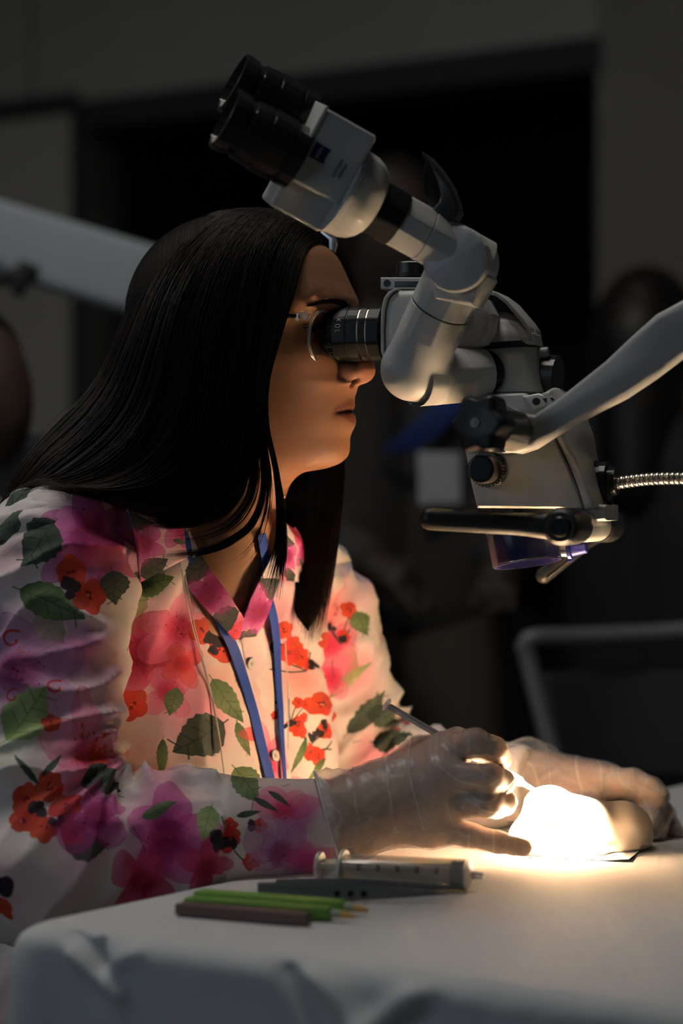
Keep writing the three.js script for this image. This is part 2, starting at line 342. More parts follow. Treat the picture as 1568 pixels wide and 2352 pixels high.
  for (let r = 0; r < total; r++) for (let i = 0; i < N; i++) { const j = (i + 1) % N, a = r * N + i, b = r * N + j; if (r + 1 < total + 0) idx.push(a, b, b + N, a, b + N, a + N); }
  const mid = pos.length / 3; put(v(Lx / 2, TABLE_Y, Lz / 2), Lx / 2, Lz / 2);
  for (let i = 0; i < N; i++) idx.push(mid, (i + 1) % N, i);
  const cg = new THREE.BufferGeometry(); cg.setAttribute('position', new THREE.Float32BufferAttribute(pos, 3)); cg.setAttribute('uv', new THREE.Float32BufferAttribute(uv, 2)); cg.setIndex(idx); cg.computeVertexNormals();
  if (cg.attributes.normal.getY(mid) < 0) { for (let i = 0; i < idx.length; i += 3) { const t = idx[i]; idx[i] = idx[i + 1]; idx[i + 1] = t; } cg.setIndex(idx); cg.computeVertexNormals(); }
  const weave = dataTexture(64, 64, (a, b, x, y) => 128 + 60 * Math.sin(x * Math.PI / 2) * (y % 4 < 2 ? 1 : -1) * 0.8, { repeat: [180, 180] });
  solo('tablecloth', cg, mat([0.66, 0.66, 0.66], 0.75, { bumpMap: weave, bumpScale: 0.00025, side: THREE.DoubleSide, sheen: 0.3, sheenRoughness: 0.6 }), 'white cloth draped with creases over the long table', 'tablecloth');
}
// ================= the operating microscope =================
const YAW = -15 * Math.PI / 180;                                  // both the microscope and the head are turned 15 degrees towards the camera
const SF = frame(P(1200, 1080, 2.09), YAW);
{
  const shell = mat([0.5, 0.495, 0.48], 0.42), shellDark = mat([0.3, 0.3, 0.3], 0.45), black = mat([0.012, 0.012, 0.013], 0.35), rubber = mat([0.012, 0.012, 0.012], 0.6), chrome = mat([0.6, 0.57, 0.52], 0.25, { metalness: 1 }), steel = mat([0.55, 0.5, 0.44], 0.3, { metalness: 1 }), seam = mat([0.03, 0.03, 0.03], 0.7);
  const blue = mat([0.012, 0.013, 0.085], 0.35), blueKnob = mat([0.06, 0.06, 0.42], 0.4), handleBlack = mat([0.011, 0.011, 0.011], 0.45);
  const L = SF.at, X = v(1, 0, 0), Y = v(0, 1, 0), Z = v(0, 0, 1);
  const g = thing('surgical_microscope', 'grey and white operating microscope with eyepieces, side observer tube, black handles and a long arm', 'microscope', SF.origin, YAW);
  const O = (list, z) => SF.outline(list, z);

  // --- lower housing with the curved back cover
  const side = [[1094, 1167], [1080, 1110], [1068, 1045], [1058, 980], [1072, 928], [1110, 906], [1200, 902], [1240, 920], [1258, 962], [1272, 1003], [1304, 1069], [1325, 1122], [1340, 1169]];
  part('housing', slab(O(side, 0.046), -0.046, 0.046, 0.004), shell, g);
  {
    const rows = [[1239, 906], [1249, 935], [1259, 962], [1272, 1003], [1288, 1036], [1304, 1069], [1324, 1120], [1340, 1171]].map(([a, b]) => L(a, b, 0.046));
    const c = new THREE.CatmullRomCurve3(rows), bulge = curve1([[0, 0.004], [0.25, 0.014], [0.45, 0.015], [0.7, 0.008], [1, 0.004]]);
    const cover = sheet((a, t) => { const p = c.getPoint(t), s = a * 2 - 1, tan = c.getTangent(t), n = v(-tan.y, tan.x, 0); if (n.x < 0) n.negate(); p.addScaledVector(n, 0.0015 + bulge(t) * (1 - s ** 4)); p.z = -s * 0.0475; return p; }, 24, 30, 0.007);
    const bc = part('back_cover', cover, shell, g);
    const n = v(0.86, 0.5, 0);
    for (const [px, py] of [[1363, 1153], [1397, 1155]]) part('screw', rod(L(px, py, 0.03 - (px - 1363) / 34 * 0.04).addScaledVector(X, -0.004), L(px, py, 0.03 - (px - 1363) / 34 * 0.04).addScaledVector(X, 0.003), 0.002), black, bc);
    const grip = [[1357, 1024], [1352, 1030], [1355, 1045], [1363, 1060], [1372, 1068], [1378, 1069], [1372, 1060], [1362, 1045]];
    part('recessed_grip', slab(O(grip, -0.01), -0.012, -0.006, 0.001), shellDark, bc);
    const top = [[1207, 913], [1243, 905], [1276, 911], [1284, 922], [1255, 940], [1236, 945]];
    part('cable_cover', slab(O(top, 0.03), 0.0, 0.049, 0.003), mat([0.6, 0.6, 0.58], 0.4), g);
    part('slot', slab(O([[1246, 915], [1268, 912], [1274, 918], [1254, 926]], 0.046), 0.046, 0.0497, 0.001), black, g);
    part('screw', rod(L(1231, 922, 0.046), L(1231, 922, 0.0505), 0.0032), seam, g);
  }
  // --- turning mount above it
  const mount = (y) => L(1164 - (905 - y) * 0.075, y, 0);
  part('tube_mount', turned(mount(912), mount(797).sub(mount(912)), [[0, 0], [0, 0.0335], [0.003, 0.0338], [0.042, 0.0308], [0.0432, 0.0305], [0.0432, 0]]), shell, g);
  part('seam_line', turned(mount(906), Y, [[0, 0.0336], [0, 0.0343], [0.0007, 0.0343], [0.0007, 0.0336]]), seam, g);
  part('black_ring', turned(mount(804), mount(797).sub(mount(804)), [[-0.0008, 0], [-0.0008, 0.0317], [0.0048, 0.0317], [0.0048, 0]]), black, g);
  part('tilting_joint', turned(mount(793), mount(720).sub(mount(793)), [[0, 0], [0, 0.0312], [0.004, 0.031], [0.011, 0.029], [0.018, 0.0255], [0.0235, 0.02], [0.028, 0.012], [0.0295, 0]]), shell, g);
  part('joint_hub', turned(L(1082, 742, -0.045), Z, [[0, 0], [0, 0.0225], [0.088, 0.0235], [0.094, 0.0225], [0.098, 0.0195], [0.1, 0.014], [0.1005, 0]]), mat([0.4, 0.4, 0.41], 0.4), g);
  part('link_plate', slab(O([[1082, 690], [1120, 700], [1138, 725], [1190, 735], [1222, 765], [1228, 790], [1120, 795], [1090, 770]], 0.024), -0.024, 0.024, 0.006), shell, g);
  {
    const outer = [[1090, 668], [1122, 666], [1142, 671], [1168, 690], [1205, 733], [1218, 752], [1222, 776], [1212, 776], [1208, 756], [1196, 739], [1160, 697], [1138, 680], [1118, 675], [1092, 676]];
    part('arch', slab(O(outer, 0.02), -0.03, 0.024, 0.0015), shell, g);
    const inner = [[1108, 676], [1120, 676], [1138, 682], [1160, 699], [1196, 741], [1207, 758], [1198, 757], [1150, 735], [1128, 722], [1116, 700]];
    part('arch_inside', slab(O(inner, 0.012), -0.026, 0.012, 0.001), black, g);
  }
  // --- binocular head
  const body = [[880, 812], [879, 760], [882, 712], [888, 688], [898, 674], [914, 666], [985, 664], [1070, 668], [1112, 684], [1132, 720], [1130, 760], [1112, 790], [1060, 808], [990, 824], [890, 832]];
  part('binocular_head', slab(O(body, 0.05), -0.05, 0.05, 0.008, [], false, 5), shell, g);
  const face = [[874, 806], [872.5, 760], [875, 710], [881, 684], [891, 670], [905, 663], [912, 663], [899, 671], [888, 686], [882, 712], [879, 760], [880, 812], [884, 832], [878, 822]];
  part('front_rim', slab(O(face, 0.05), -0.0485, 0.0505, 0.0012), mat([0.56, 0.55, 0.53], 0.35), g);
  const br = slab(O([[873, 637], [1062, 637], [1062, 664], [873, 664]], 0.03), -0.02, 0.03, 0.0015);
  const bracket = part('bracket', br, shell, g);
  part('hole', turned(L(889, 651, 0.0296), Z, [[0, 0], [0, 0.0032], [0.0009, 0.0032], [0.0009, 0]]), black, bracket);
  part('slot', slab(O([[906, 645], [1040, 645], [1040, 660], [906, 660]], 0.03), 0.029, 0.0306, 0.0005), black, bracket);
  const kb = part('adjusting_knob', turned(L(945, 638, 0.0), Y, [[0, 0], [0, 0.0165], [0.0035, 0.0165], [0.0036, 0.0135], [0.0125, 0.0135], [0.0135, 0.0125], [0.0135, 0]]), black, g);
  { const teeth = []; for (let i = 0; i < 40; i++) { const a = i / 40 * Math.PI * 2, b = new THREE.BoxGeometry(0.0008, 0.003, 0.0014); b.translate(0.0166, 0.0018, 0); b.rotateY(a); const o = L(945, 638, 0); b.translate(o.x, o.y, o.z); teeth.push(b); } part('knurling', merge(teeth), rubber, kb); }
  // --- the two eyepieces
  for (const z of [0.0315, -0.0315]) {
    const a = L(882, 766, z), dir = v(-1, 0.004, z > 0 ? -0.03 : 0.03).normalize();
    const e = sub('eyepiece', g);
    part('barrel', turned(a, dir, [[0, 0], [0, 0.0236], [0.0099, 0.0236], [0.0103, 0.0229], [0.0117, 0.0229], [0.0121, 0.0238], [0.0176, 0.0238], [0.0180, 0.0229], [0.0190, 0.0229], [0.0194, 0.0241], [0.0279, 0.0241], [0.0284, 0.0235], [0.0292, 0.0235], [0.0297, 0.0241], [0.0411, 0.0232], [0.0415, 0.0218], [0.0415, 0]], 64), mat([0.011, 0.0105, 0.0105], 0.45, { specularIntensity: 0.6 }), e);
    part('eyecup', turned(a, dir, [[0.0413, 0.012], [0.0413, 0.0216], [0.0469, 0.0208], [0.0495, 0.0198], [0.0507, 0.0185], [0.0507, 0.0165], [0.0482, 0.0145], [0.0430, 0.0125]], 64), rubber, e);
    part('eye_lens', turned(a, dir, [[0.0430, 0], [0.0430, 0.0128], [0.0432, 0.0128], [0.0435, 0.009], [0.0437, 0]]), mat([0.01, 0.012, 0.02], 0.05), e);
    for (const t of [0.011, 0.0185]) part('ring', turned(a, dir, [[t - 0.0006, 0.0229], [t - 0.0006, 0.0233], [t + 0.0006, 0.0233], [t + 0.0006, 0.0229]], 64), mat([0.25, 0.22, 0.18], 0.25, { metalness: 0.8 }), e);
    const teeth = []; for (let i = 0; i < 46; i++) { const b = new THREE.BoxGeometry(0.0016, 0.0042, 0.0012), q = turnTo(dir); b.translate(0.0213, 0.0445, 0); b.rotateY(i / 46 * Math.PI * 2); b.applyQuaternion(q); b.translate(a.x, a.y, a.z); teeth.push(b); } part('knurling', merge(teeth), rubber, e);
    if (z > 0) {
      // the magnification, printed round the barrel
      const c = new THREE.CylinderGeometry(0.0237, 0.02425, 0.0085, 24, 1, true, -0.16, 0.8);  // open patch on the camera's side
      const u = c.attributes.uv; for (let i = 0; i < u.count; i++) { const a0 = u.getX(i), b0 = u.getY(i); u.setXY(i, a0, b0); }
      c.applyQuaternion(turnTo(dir)); c.translate(a.x + dir.x * 0.0355, a.y + dir.y * 0.0355, a.z + dir.z * 0.0355);
      part('print', c, lettering('10 x', 256, 128, '#b9b2a6', 'sans-serif', 'normal'), e);
    }
  }
  // --- knobs on the side
  {
    const a = L(1127, 1079, 0.046), k = sub('zoom_knob', g);
    part('collar', turned(a, Z, [[0, 0], [0, 0.0152], [0.0035, 0.0152], [0.004, 0.0146], [0.02, 0.0142], [0.0205, 0]]), mat([0.2, 0.19, 0.18], 0.3, { metalness: 0.9 }), k);
    const bars = []; for (let i = 0; i < 30; i++) { const b = new THREE.BoxGeometry(0.0012, 0.0018, 0.014); b.translate(0, 0.0145, 0.013); b.rotateZ(i / 30 * Math.PI * 2); b.translate(a.x, a.y, a.z); bars.push(b); }
    part('knurling', merge(bars), black, k);
    part('cap', turned(a, Z, [[0.0195, 0], [0.0195, 0.0122], [0.04, 0.0122], [0.043, 0.0115], [0.0445, 0.009], [0.0445, 0]]), black, k);
  }
  part('locking_pin', turned(L(1228, 812, 0.0), v(1, 0.1, 0), [[-0.004, 0], [-0.004, 0.0022], [0, 0.0022], [0.0002, 0.0046], [0.0115, 0.0046], [0.0125, 0.0036], [0.0125, 0]]), shellDark, g);
  {
    const a = L(1236, 866, -0.012), k = sub('aperture_ring', g), d = v(1, -0.08, 0.1).normalize();
    part('ring', turned(a, d, [[0, 0], [0, 0.016], [0.004, 0.0165], [0.0045, 0.02], [0.0175, 0.02], [0.0182, 0.0192], [0.0182, 0]]), black, k);
    const c = new THREE.CylinderGeometry(0.0202, 0.0202, 0.005, 20, 1, true, 0.1, 1.0); c.applyQuaternion(turnTo(d)); const o = a.clone().addScaledVector(d, 0.0135); c.translate(o.x, o.y, o.z);
    part('print', c, lettering('OPEN', 256, 48, '#8d8f93', 'sans-serif', 'normal'), k);
  }
  // --- hand grips on a cross bar
  const bar0 = L(1243, 1196, 0.135), barY = bar0.y - 0.002, barX = L(1345, 1205, 0).x;
  const bar = (z) => v(barX, barY - 0.003, z);
  part('cross_bar', turned(bar(-0.058), Z, [[0, 0], [0, 0.0135], [0.001, 0.0142], [0.109, 0.0142], [0.11, 0.0135], [0.11, 0]]), mat([0.6, 0.585, 0.55], 0.4), g);
  part('bar_saddle', slab(O([[1300, 1150], [1395, 1160], [1395, 1195], [1310, 1205]], 0.03), -0.035, 0.035, 0.004), shell, g);
  for (const s of [1, -1]) {
    const h = sub('hand_grip', g), o = bar(0);
    part('hub', turned(v(o.x, o.y, s * 0.053), v(0, 0, s), [[0, 0], [0, 0.0148], [0.01, 0.0152], [0.0105, 0.0145], [0.012, 0.0145], [0.0125, 0.0155], [0.07, 0.0158], [0.076, 0.0148], [0.079, 0.012], [0.079, 0]]), mat([0.03, 0.029, 0.028], 0.42), h);
    const base = v(o.x, o.y, s * 0.118);
    const tip = s > 0 ? L(987, 1192, 0.132) : L(1248, 1322, -0.118);
    const d = tip.clone().sub(base), len = d.length();
    if (s > 0) {
      const r = 0.0092;
      const prof = tube([base.clone().addScaledVector(d, 0.02), base.clone().addScaledVector(d, 0.2), base.clone().addScaledVector(d, 0.6), tip], (t) => lerp(0.0118, 0.0092, sstep(0, 0.35, t)), 40, 24);
      part('grip', prof, handleBlack, h);
      part('pivot_cap', turned(v(o.x, o.y, s * 0.13), v(0, 0, s), [[0, 0], [0, 0.0085], [0.004, 0.0085], [0.005, 0.0072], [0.005, 0.0055], [0.0042, 0.005], [0.0042, 0]]), black, h);
    } else {
      part('grip', tube([base.clone().addScaledVector(d, 0.02), base.clone().addScaledVector(d, 0.2), base.clone().addScaledVector(d, 0.6), tip], (t) => lerp(0.0105, 0.0075, sstep(0, 0.35, t)), 40, 24), handleBlack, h);
      const n = v(-d.y, d.x, 0).normalize();
      part('grip_rib', tube([0.15, 0.5, 0.95].map((t) => base.clone().addScaledVector(d, t).addScaledVector(n, 0.0045).add(v(0, 0, 0.006))), 0.002, 24, 8), black, h);
    }
  }
  // --- objective lens, its blue mount, and the lamp that shines out of it
  const la = L(1201, 1222, 0.0), lb = L(1211.5, 1295, 0.0028), ld = lb.clone().sub(la).normalize();
  {
    const k = sub('objective', g);
    part('mount_ring', turned(L(1198, 1166, 0), ld, [[0, 0], [0, 0.036], [0.0215, 0.034], [0.0225, 0.031], [0.0225, 0]], 64), black, k);
    part('blue_ring', turned(la, ld, [[-0.002, 0.022], [-0.002, 0.031], [0.001, 0.0318], [0.0215, 0.0308], [0.0265, 0.0306], [0.0282, 0.0298], [0.0282, 0.0275], [0.0245, 0.0265], [0.004, 0.024]], 72), blue, k, 'dark blue lens ring');
    part('lens_bezel', turned(la, ld, [[0.0268, 0.03], [0.0268, 0.0309], [0.0276, 0.0309], [0.0276, 0.03]], 72), mat([0.4, 0.36, 0.3], 0.25, { metalness: 0.9 }), k);
    part('lens', turned(la, ld, [[0.019, 0], [0.019, 0.0262], [0.0205, 0.0262], [0.0215, 0.018], [0.0222, 0]], 64), mat([0.04, 0.04, 0.05], 0.05, { emissive: new THREE.Color(1, 0.8, 0.55), emissiveIntensity: 0.012 }), k);
const c = new THREE.CylinderGeometry(0.0319, 0.0319, 0.0042, 20, 1, true, -0.1, 0.56); c.applyQuaternion(turnTo(ld.clone().negate())); const o = la.clone().addScaledVector(ld, 0.0065); c.translate(o.x, o.y, o.z);
    part('print', c, lettering('f = 200', 256, 36, '#7f82a0', 'sans-serif', 'normal'), k);
    part('drape_stud', rod(L(1284, 1264, 0.002), L(1303, 1263, 0.002), 0.0062), steel, k);
    const bk = L(1302, 1264, 0.004); part('blue_lever', turned(bk, v(1, 0.16, 0.05), [[0, 0], [0, 0.0068], [0.0008, 0.0088], [0.0036, 0.0088], [0.0044, 0.0062], [0.0168, 0.0052], [0.0178, 0.0042], [0.0178, 0]]), blueKnob, k, 'bright blue lever knob');
    part('blue_tab', slab(O([[1303, 1264], [1312, 1264], [1313, 1288], [1308, 1292], [1303, 1288]], 0.006), 0.003, 0.008, 0.001), blueKnob, k);
  }
  const lampAt = SF.world(la.clone().addScaledVector(ld, 0.03)), lampTo = P(1266, 1900, 2.104);
  const lamp = new THREE.SpotLight(new THREE.Color(1, 0.78, 0.52), LIGHTS.spot, 0, 0.205, 0.3, 2);
  lamp.position.copy(lampAt); lamp.target.position.copy(lampTo); lamp.castShadow = true; lamp.shadow.radius = 0.5; lamp.shadow.bias = -0.0005; scene.add(lamp, lamp.target);
  // --- light guide
  {
    const k = sub('light_guide', g), a = L(1362, 1108, 0), d = v(1, 0.05, 0.1).normalize();
    part('plug', turned(a, d, [[-0.006, 0], [-0.006, 0.0185], [0.004, 0.0188], [0.0045, 0.0165], [0.008, 0.0165], [0.0085, 0.0175], [0.014, 0.0172], [0.0145, 0.013], [0.021, 0.012], [0.0215, 0]]), black, k);
    part('metal_band', turned(a, d, [[0.0005, 0.0189], [0.0005, 0.0192], [0.0035, 0.0192], [0.0035, 0.0189]]), steel, k);
    const pts = [[1400, 1113, 0], [1440, 1106, 0], [1500, 1100, 0.003], [1568, 1099, 0.005], [1700, 1104, 0.01], [1950, 1150, 0.0]].map(([x, y, z]) => L(x, y, z));
    const c = new THREE.CatmullRomCurve3(pts, false, 'centripetal'), len = c.getLength(), pitch = 0.0044, n = Math.floor(len / pitch);
    part('metal_hose', tube(pts, (t) => { const q = (t * n) % 1; return 0.0049 + 0.0008 * Math.sqrt(Math.max(0, Math.sin(q * Math.PI))); }, n * 8, 16), mat([0.62, 0.56, 0.48], 0.28, { metalness: 1 }), k);
  }
  // --- the long arm with its star knob
  {
    const o = [[1143, 1024], [1141, 985], [1150, 957], [1180, 946], [1226, 951], [1290, 907], [1388, 829], [1450, 770], [1505, 721], [1568, 687], [1700, 640], [1850, 605], [2710, 540], [2710, 690], [1850, 742], [1700, 766], [1610, 796], [1568, 814], [1500, 865], [1430, 912], [1324, 966], [1255, 1007], [1221, 1029], [1185, 1041], [1158, 1038]];
    part('arm', slab(O(o, 0.115), 0.078, 0.115, 0.006, [], false, 5), mat([0.46, 0.46, 0.455], 0.42), g);
    part('arm_pivot', turned(L(1175, 990, 0.03), Z, [[0, 0], [0, 0.02], [0.05, 0.02], [0.05, 0]]), shellDark, g);
    const inv = (p) => { const w = p.clone().sub(SF.origin); return v(w.dot(SF.X), w.y, w.dot(SF.Z)); };
    const hub = inv(P(1184, 990, 1.98)), tip = inv(P(1100, 973, 1.93)), d = tip.clone().sub(hub), len = d.length();
    part('knob_collar', turned(hub, d, [[-0.004, 0], [-0.004, 0.0165], [0.004, 0.0165], [len * 0.55, 0.0155], [len * 0.55, 0]]), mat([0.3, 0.29, 0.27], 0.28, { metalness: 0.85 }), g);
    const star = []; for (let i = 0; i < 72; i++) { const a = i / 72 * Math.PI * 2; const r = 0.0226 + 0.0028 * Math.cos(6 * a); star.push([Math.cos(a) * r, Math.sin(a) * r]); }
    const s = slab(star, 0, 0.026, 0.006, [], false, 5); s.applyQuaternion(new THREE.Quaternion().setFromUnitVectors(Z, d.clone().normalize())); s.translate(tip.x - d.x / len * 0.02, tip.y - d.y / len * 0.02, tip.z - d.z / len * 0.02);
    const sk = part('star_knob', s, handleBlack, g);
    const b = tip.clone().addScaledVector(d, 0.006 / len); part('bolt', turned(b, d, [[0, 0], [0, 0.0045], [0.0015, 0.0042], [0.0015, 0.002], [0.0008, 0]]), mat([0.03, 0.03, 0.03], 0.25), sk);
    // the floor stand that carries it, beyond the frame
    const px = L(2700, 615, 0.097), col = sub('floor_stand', g);
    part('column', rod(v(px.x, -SF.origin.y + 0.06, px.z), v(px.x, px.y + 0.05, px.z), 0.03), shell, col);
    part('foot', slab([[-0.1, -0.11], [0.5, -0.11], [0.5, 0.11], [-0.1, 0.11]].map(([a, b2]) => [a, b2]), 0, 0.06, 0.02).rotateX(-Math.PI / 2).translate(px.x, -SF.origin.y, px.z), shellDark, col);
  }
  // --- observer tube: two turning joints and a second pair of eyepieces nearer to the camera
  {
    const inv = (p) => { const w = p.clone().sub(SF.origin); return v(w.dot(SF.X), w.y, w.dot(SF.Z)); };
    const invD = (d) => v(d.dot(SF.X), d.y, d.dot(SF.Z));
    const k = sub('observer_tube', g, 'swung-out white observer tube with its own black eyepieces');
    const white = mat([0.55, 0.545, 0.53], 0.36), grey = mat([0.5, 0.51, 0.52], 0.42);
    const q = (px, py, d) => inv(P(px, py, d));
    // knurled ring and first, level joint
    const a0 = q(1122, 858, 2.075), a1 = q(955, 868, 2.03), d0 = a1.clone().sub(a0).normalize(), l0 = a1.distanceTo(a0);
    part('joint_flange', rod(q(1160, 858, 2.1), q(1118, 858, 2.075), 0.0185), shellDark, k);
    part('knurled_ring', turned(a0, d0, [[-0.003, 0], [-0.003, 0.0185], [0, 0.0202], [0.008, 0.0202], [0.0095, 0.019], [0.0095, 0]], 60), black, k);
    const kn = []; for (let i = 0; i < 44; i++) { const b = new THREE.BoxGeometry(0.0012, 0.007, 0.0014); b.translate(0.0203, 0.004, 0); b.rotateY(i / 44 * Math.PI * 2); b.applyQuaternion(turnTo(d0)); b.translate(a0.x, a0.y, a0.z); kn.push(b); } part('knurling', merge(kn), rubber, k);
    part('level_joint', turned(a0, d0, [[0.0085, 0], [0.0085, 0.0215], [0.0095, 0.023], [0.034, 0.0237], [0.0343, 0.0232], [0.035, 0.0232], [0.0353, 0.0238], [l0, 0.0245]], 60), white, k);
    // elbow and long tube
    const b0 = q(945, 852, 2.035), b1 = q(1062, 602, 1.985), d1 = b1.clone().sub(b0).normalize(), l1 = b1.distanceTo(b0);
    const elbow = joined([bone(b0.clone().addScaledVector(d1, 0.004), b0.clone().addScaledVector(d1, 0.045), 0.0262, 0.0262), bone(a1.clone().addScaledVector(d0, -0.02), b0, 0.0244, 0.0246)], 0.008);
    const lo = b0.clone().subScalar(0.06), hi = b0.clone().addScalar(0.075);
    part('elbow', skinOf((x, y, z) => smax(elbow(x, y, z), (x - b0.x) * d1.x + (y - b0.y) * d1.y + (z - b0.z) * d1.z - 0.04, 0.002), lo, hi, 0.0022), white, k);
    part('long_tube', turned(b0, d1, [[0.038, 0], [0.038, 0.0263], [0.0625, 0.0263], [0.063, 0.0257], [0.0642, 0.0257], [0.0647, 0.0263], [l1, 0.0263], [l1, 0]], 60), white, k);
    part('seam_line', turned(b0, d1, [[0.0629, 0.0255], [0.0629, 0.0261], [0.0643, 0.0261], [0.0643, 0.0255]], 60), seam, k);
    // upper joint: chamfered block with a turning disc
    const zc = b1.z, blk = [[990, 600], [1046, 513], [1106, 548], [1131, 642], [1096, 706], [1010, 690]];
    const bo = SF.outline(blk, zc);
    part('upper_joint', slab(bo, zc - 0.026, zc + 0.02, 0.006, [], false, 5), white, k);
    part('turning_disc', turned(v(b1.x, b1.y, zc - 0.02), Z, [[0, 0], [0, 0.027], [0.046, 0.0275], [0.049, 0.0265], [0.0505, 0.024], [0.051, 0]], 60), grey, k);
    // second tube up to the head
    const ax = invD(v(-0.858, 0.442, 0.26).normalize()), h0 = q(786, 434, 1.95);        // axis of the observer's head, pointing to its eyepieces
    const qz = v(0, 0, 1).addScaledVector(ax, -ax.z).normalize(), pv = v().crossVectors(qz, ax).normalize();   // towards the camera; across
    const at = (t, p, z) => h0.clone().addScaledVector(ax, t).addScaledVector(pv, p).addScaledVector(qz, z);
    const back = ax.clone().negate();
    part('connecting_tube', turned(at(-0.05, 0, 0), back, [[0, 0], [0, 0.0222], [0.027, 0.0222], [0.0272, 0.0216], [0.0284, 0.0216], [0.0286, 0.0226], [0.085, 0.0226], [0.085, 0]], 60), white, k);
    part('black_collar', turned(at(-0.03, 0, 0), back, [[0, 0], [0, 0.0236], [0.022, 0.0236], [0.0225, 0.0228], [0.0225, 0]], 60), black, k);
    part('dome', turned(at(0.002, 0, 0), back, [[0, 0], [0, 0.0375], [0.001, 0.0384], [0.0045, 0.0384], [0.0055, 0.0376], [0.0065, 0.0372], [0.016, 0.0366], [0.023, 0.034], [0.0285, 0.0295], [0.032, 0.024], [0.033, 0.018], [0.033, 0]], 72), mat([0.55, 0.55, 0.545], 0.25), k);
    // the box between dome and eyepieces
    const M4 = new THREE.Matrix4().makeBasis(ax, pv, qz);
    const boxed = (t0, t1, p0, p1, z0, z1, r) => { const b = new RoundedBoxGeometry(t1 - t0, p1 - p0, z1 - z0, 4, r); b.translate((t0 + t1) / 2, (p0 + p1) / 2, (z0 + z1) / 2); b.applyMatrix4(M4); b.translate(h0.x, h0.y, h0.z); return b; };
    const pd = pv.y > 0 ? 1 : -1;                                                        // +p is up and to the right in the picture
    const rows = (p0, p1) => (pd > 0 ? [p0, p1] : [-p1, -p0]);
    part('head_block', boxed(0.001, 0.048, ...rows(-0.013, 0.05), -0.028, 0.03, 0.003), mat([0.5, 0.51, 0.51], 0.42), k);
    part('head_block', boxed(0.0, 0.047, ...rows(-0.04, -0.006), -0.05, 0.006, 0.003), mat([0.46, 0.45, 0.43], 0.45), k);
    part('head_plate', boxed(0.0475, 0.0505, ...rows(-0.012, 0.0515), -0.03, 0.032, 0.001), white, k);
    // marks on the block: a small blue emblem with a white word, two lines of blue lettering
    const plate = (w, h, m, t, p) => { const e = new THREE.PlaneGeometry(w, h); const B = new THREE.Matrix4().makeBasis(pv.clone().multiplyScalar(pd), ax, v().crossVectors(pv.clone().multiplyScalar(pd), ax)); e.applyMatrix4(B); const c = at(t, p * pd, 0.0304); e.translate(c.x, c.y, c.z); return e; };
    const emblem = canvasTexture(256, 256, (c) => { c.clearRect(0, 0, 256, 256); c.fillStyle = '#10165e'; c.beginPath(); c.moveTo(14, 8); c.lineTo(242, 8); c.lineTo(242, 248); c.quadraticCurveTo(128, 214, 14, 248); c.closePath(); c.fill(); c.fillStyle = '#c9ccd6'; c.font = 'bold 66px sans-serif'; c.textAlign = 'center'; c.textBaseline = 'middle'; c.fillText('ZEISS', 128, 112); });
    part('emblem', plate(0.0145, 0.0145, 0, 0.036, 0.0165), new THREE.MeshStandardMaterial({ map: emblem, transparent: true, roughness: 0.5 }), k);
    part('print', plate(0.0215, 0.0095, 0, 0.0155, 0.013), lettering('Carl Zeiss\nMeditec', 512, 200, '#1a2150', 'sans-serif', 'bold'), k);
    // its eyepieces
    for (const s of [1, -1]) {
      const e = at(0.046, pd * (0.018 - s * 0.014), s * 0.027 - 0.012);
      part('eyepiece', turned(e, ax, [[0, 0], [0, 0.0262], [0.012, 0.0262], [0.0125, 0.025], [0.0145, 0.025], [0.015, 0.0268], [0.034, 0.0268], [0.0345, 0.0255], [0.037, 0.0255], [0.0375, 0.0262], [0.05, 0.0252], [0.0505, 0.0235], [0.056, 0.0232], [0.0565, 0.0252], [0.066, 0.0262], [0.0685, 0.0258], [0.069, 0.0238], [0.062, 0.021], [0.058, 0.014], [0.058, 0]], 60), mat([0.013, 0.013, 0.014], 0.22), k);
    }
    part('clip', slab(SF.outline([[735, 520], [752, 528], [772, 545], [776, 560], [770, 580], [758, 574], [757, 552], [738, 536]], zc + 0.03), zc + 0.028, zc + 0.034, 0.001), mat([0.4, 0.42, 0.44], 0.25, { metalness: 0.7 }), k);
    // the dark curved lever
    const lever = [[973, 350], [990, 362], [1015, 390], [1040, 430], [1054, 468], [1058, 490], [1046, 510], [1012, 508], [985, 520], [945, 527], [939, 512], [944, 502], [975, 492], [1000, 480], [1013, 466], [1016, 448], [1008, 420], [992, 385], [974, 360]];
    part('lever', slab(SF.outline(lever, zc + 0.02), zc + 0.006, zc + 0.03, 0.003), mat([0.035, 0.035, 0.036], 0.4), k);
    const cup = [[972, 362], [990, 386], [1006, 420], [1014, 450], [1010, 466], [998, 476], [978, 468], [966, 440], [964, 400]];
    part('lever_cup', slab(SF.outline(cup, zc + 0.02), zc + 0.0, zc + 0.012, 0.002), black, k);
  }
}
// ================= the woman at the table =================
// ---- head: a field in the head's own axes f (forward), u (up), l (towards the camera) ----
const HF = frame(P(590, 780, 2.1415), YAW);
const prof = (list) => curve1(list.map(([px, py]) => { const p = HF.at(px, py, 0); return [-p.y, p.x]; }));
// full profile of the face, from the hairline down, as measured
const profile = prof([[560, 498], [640, 508], [692, 526], [714, 540], [733, 556], [760, 581], [777, 614], [792, 647], [804, 673], [810, 694], [808, 715], [803, 738], [809, 760], [822, 787], [836, 812], [845, 829], [851, 842], [853.5, 852], [852, 862], [847, 871], [838, 878], [826, 882.5], [820, 886], [817, 897], [812, 911], [812, 921], [813, 930], [811, 937], [804.5, 943.5], [811, 949], [815, 957], [816, 967], [812, 980], [804, 994], [801, 1006], [801, 1025], [799, 1045], [793, 1063], [782, 1075], [766, 1082]]);
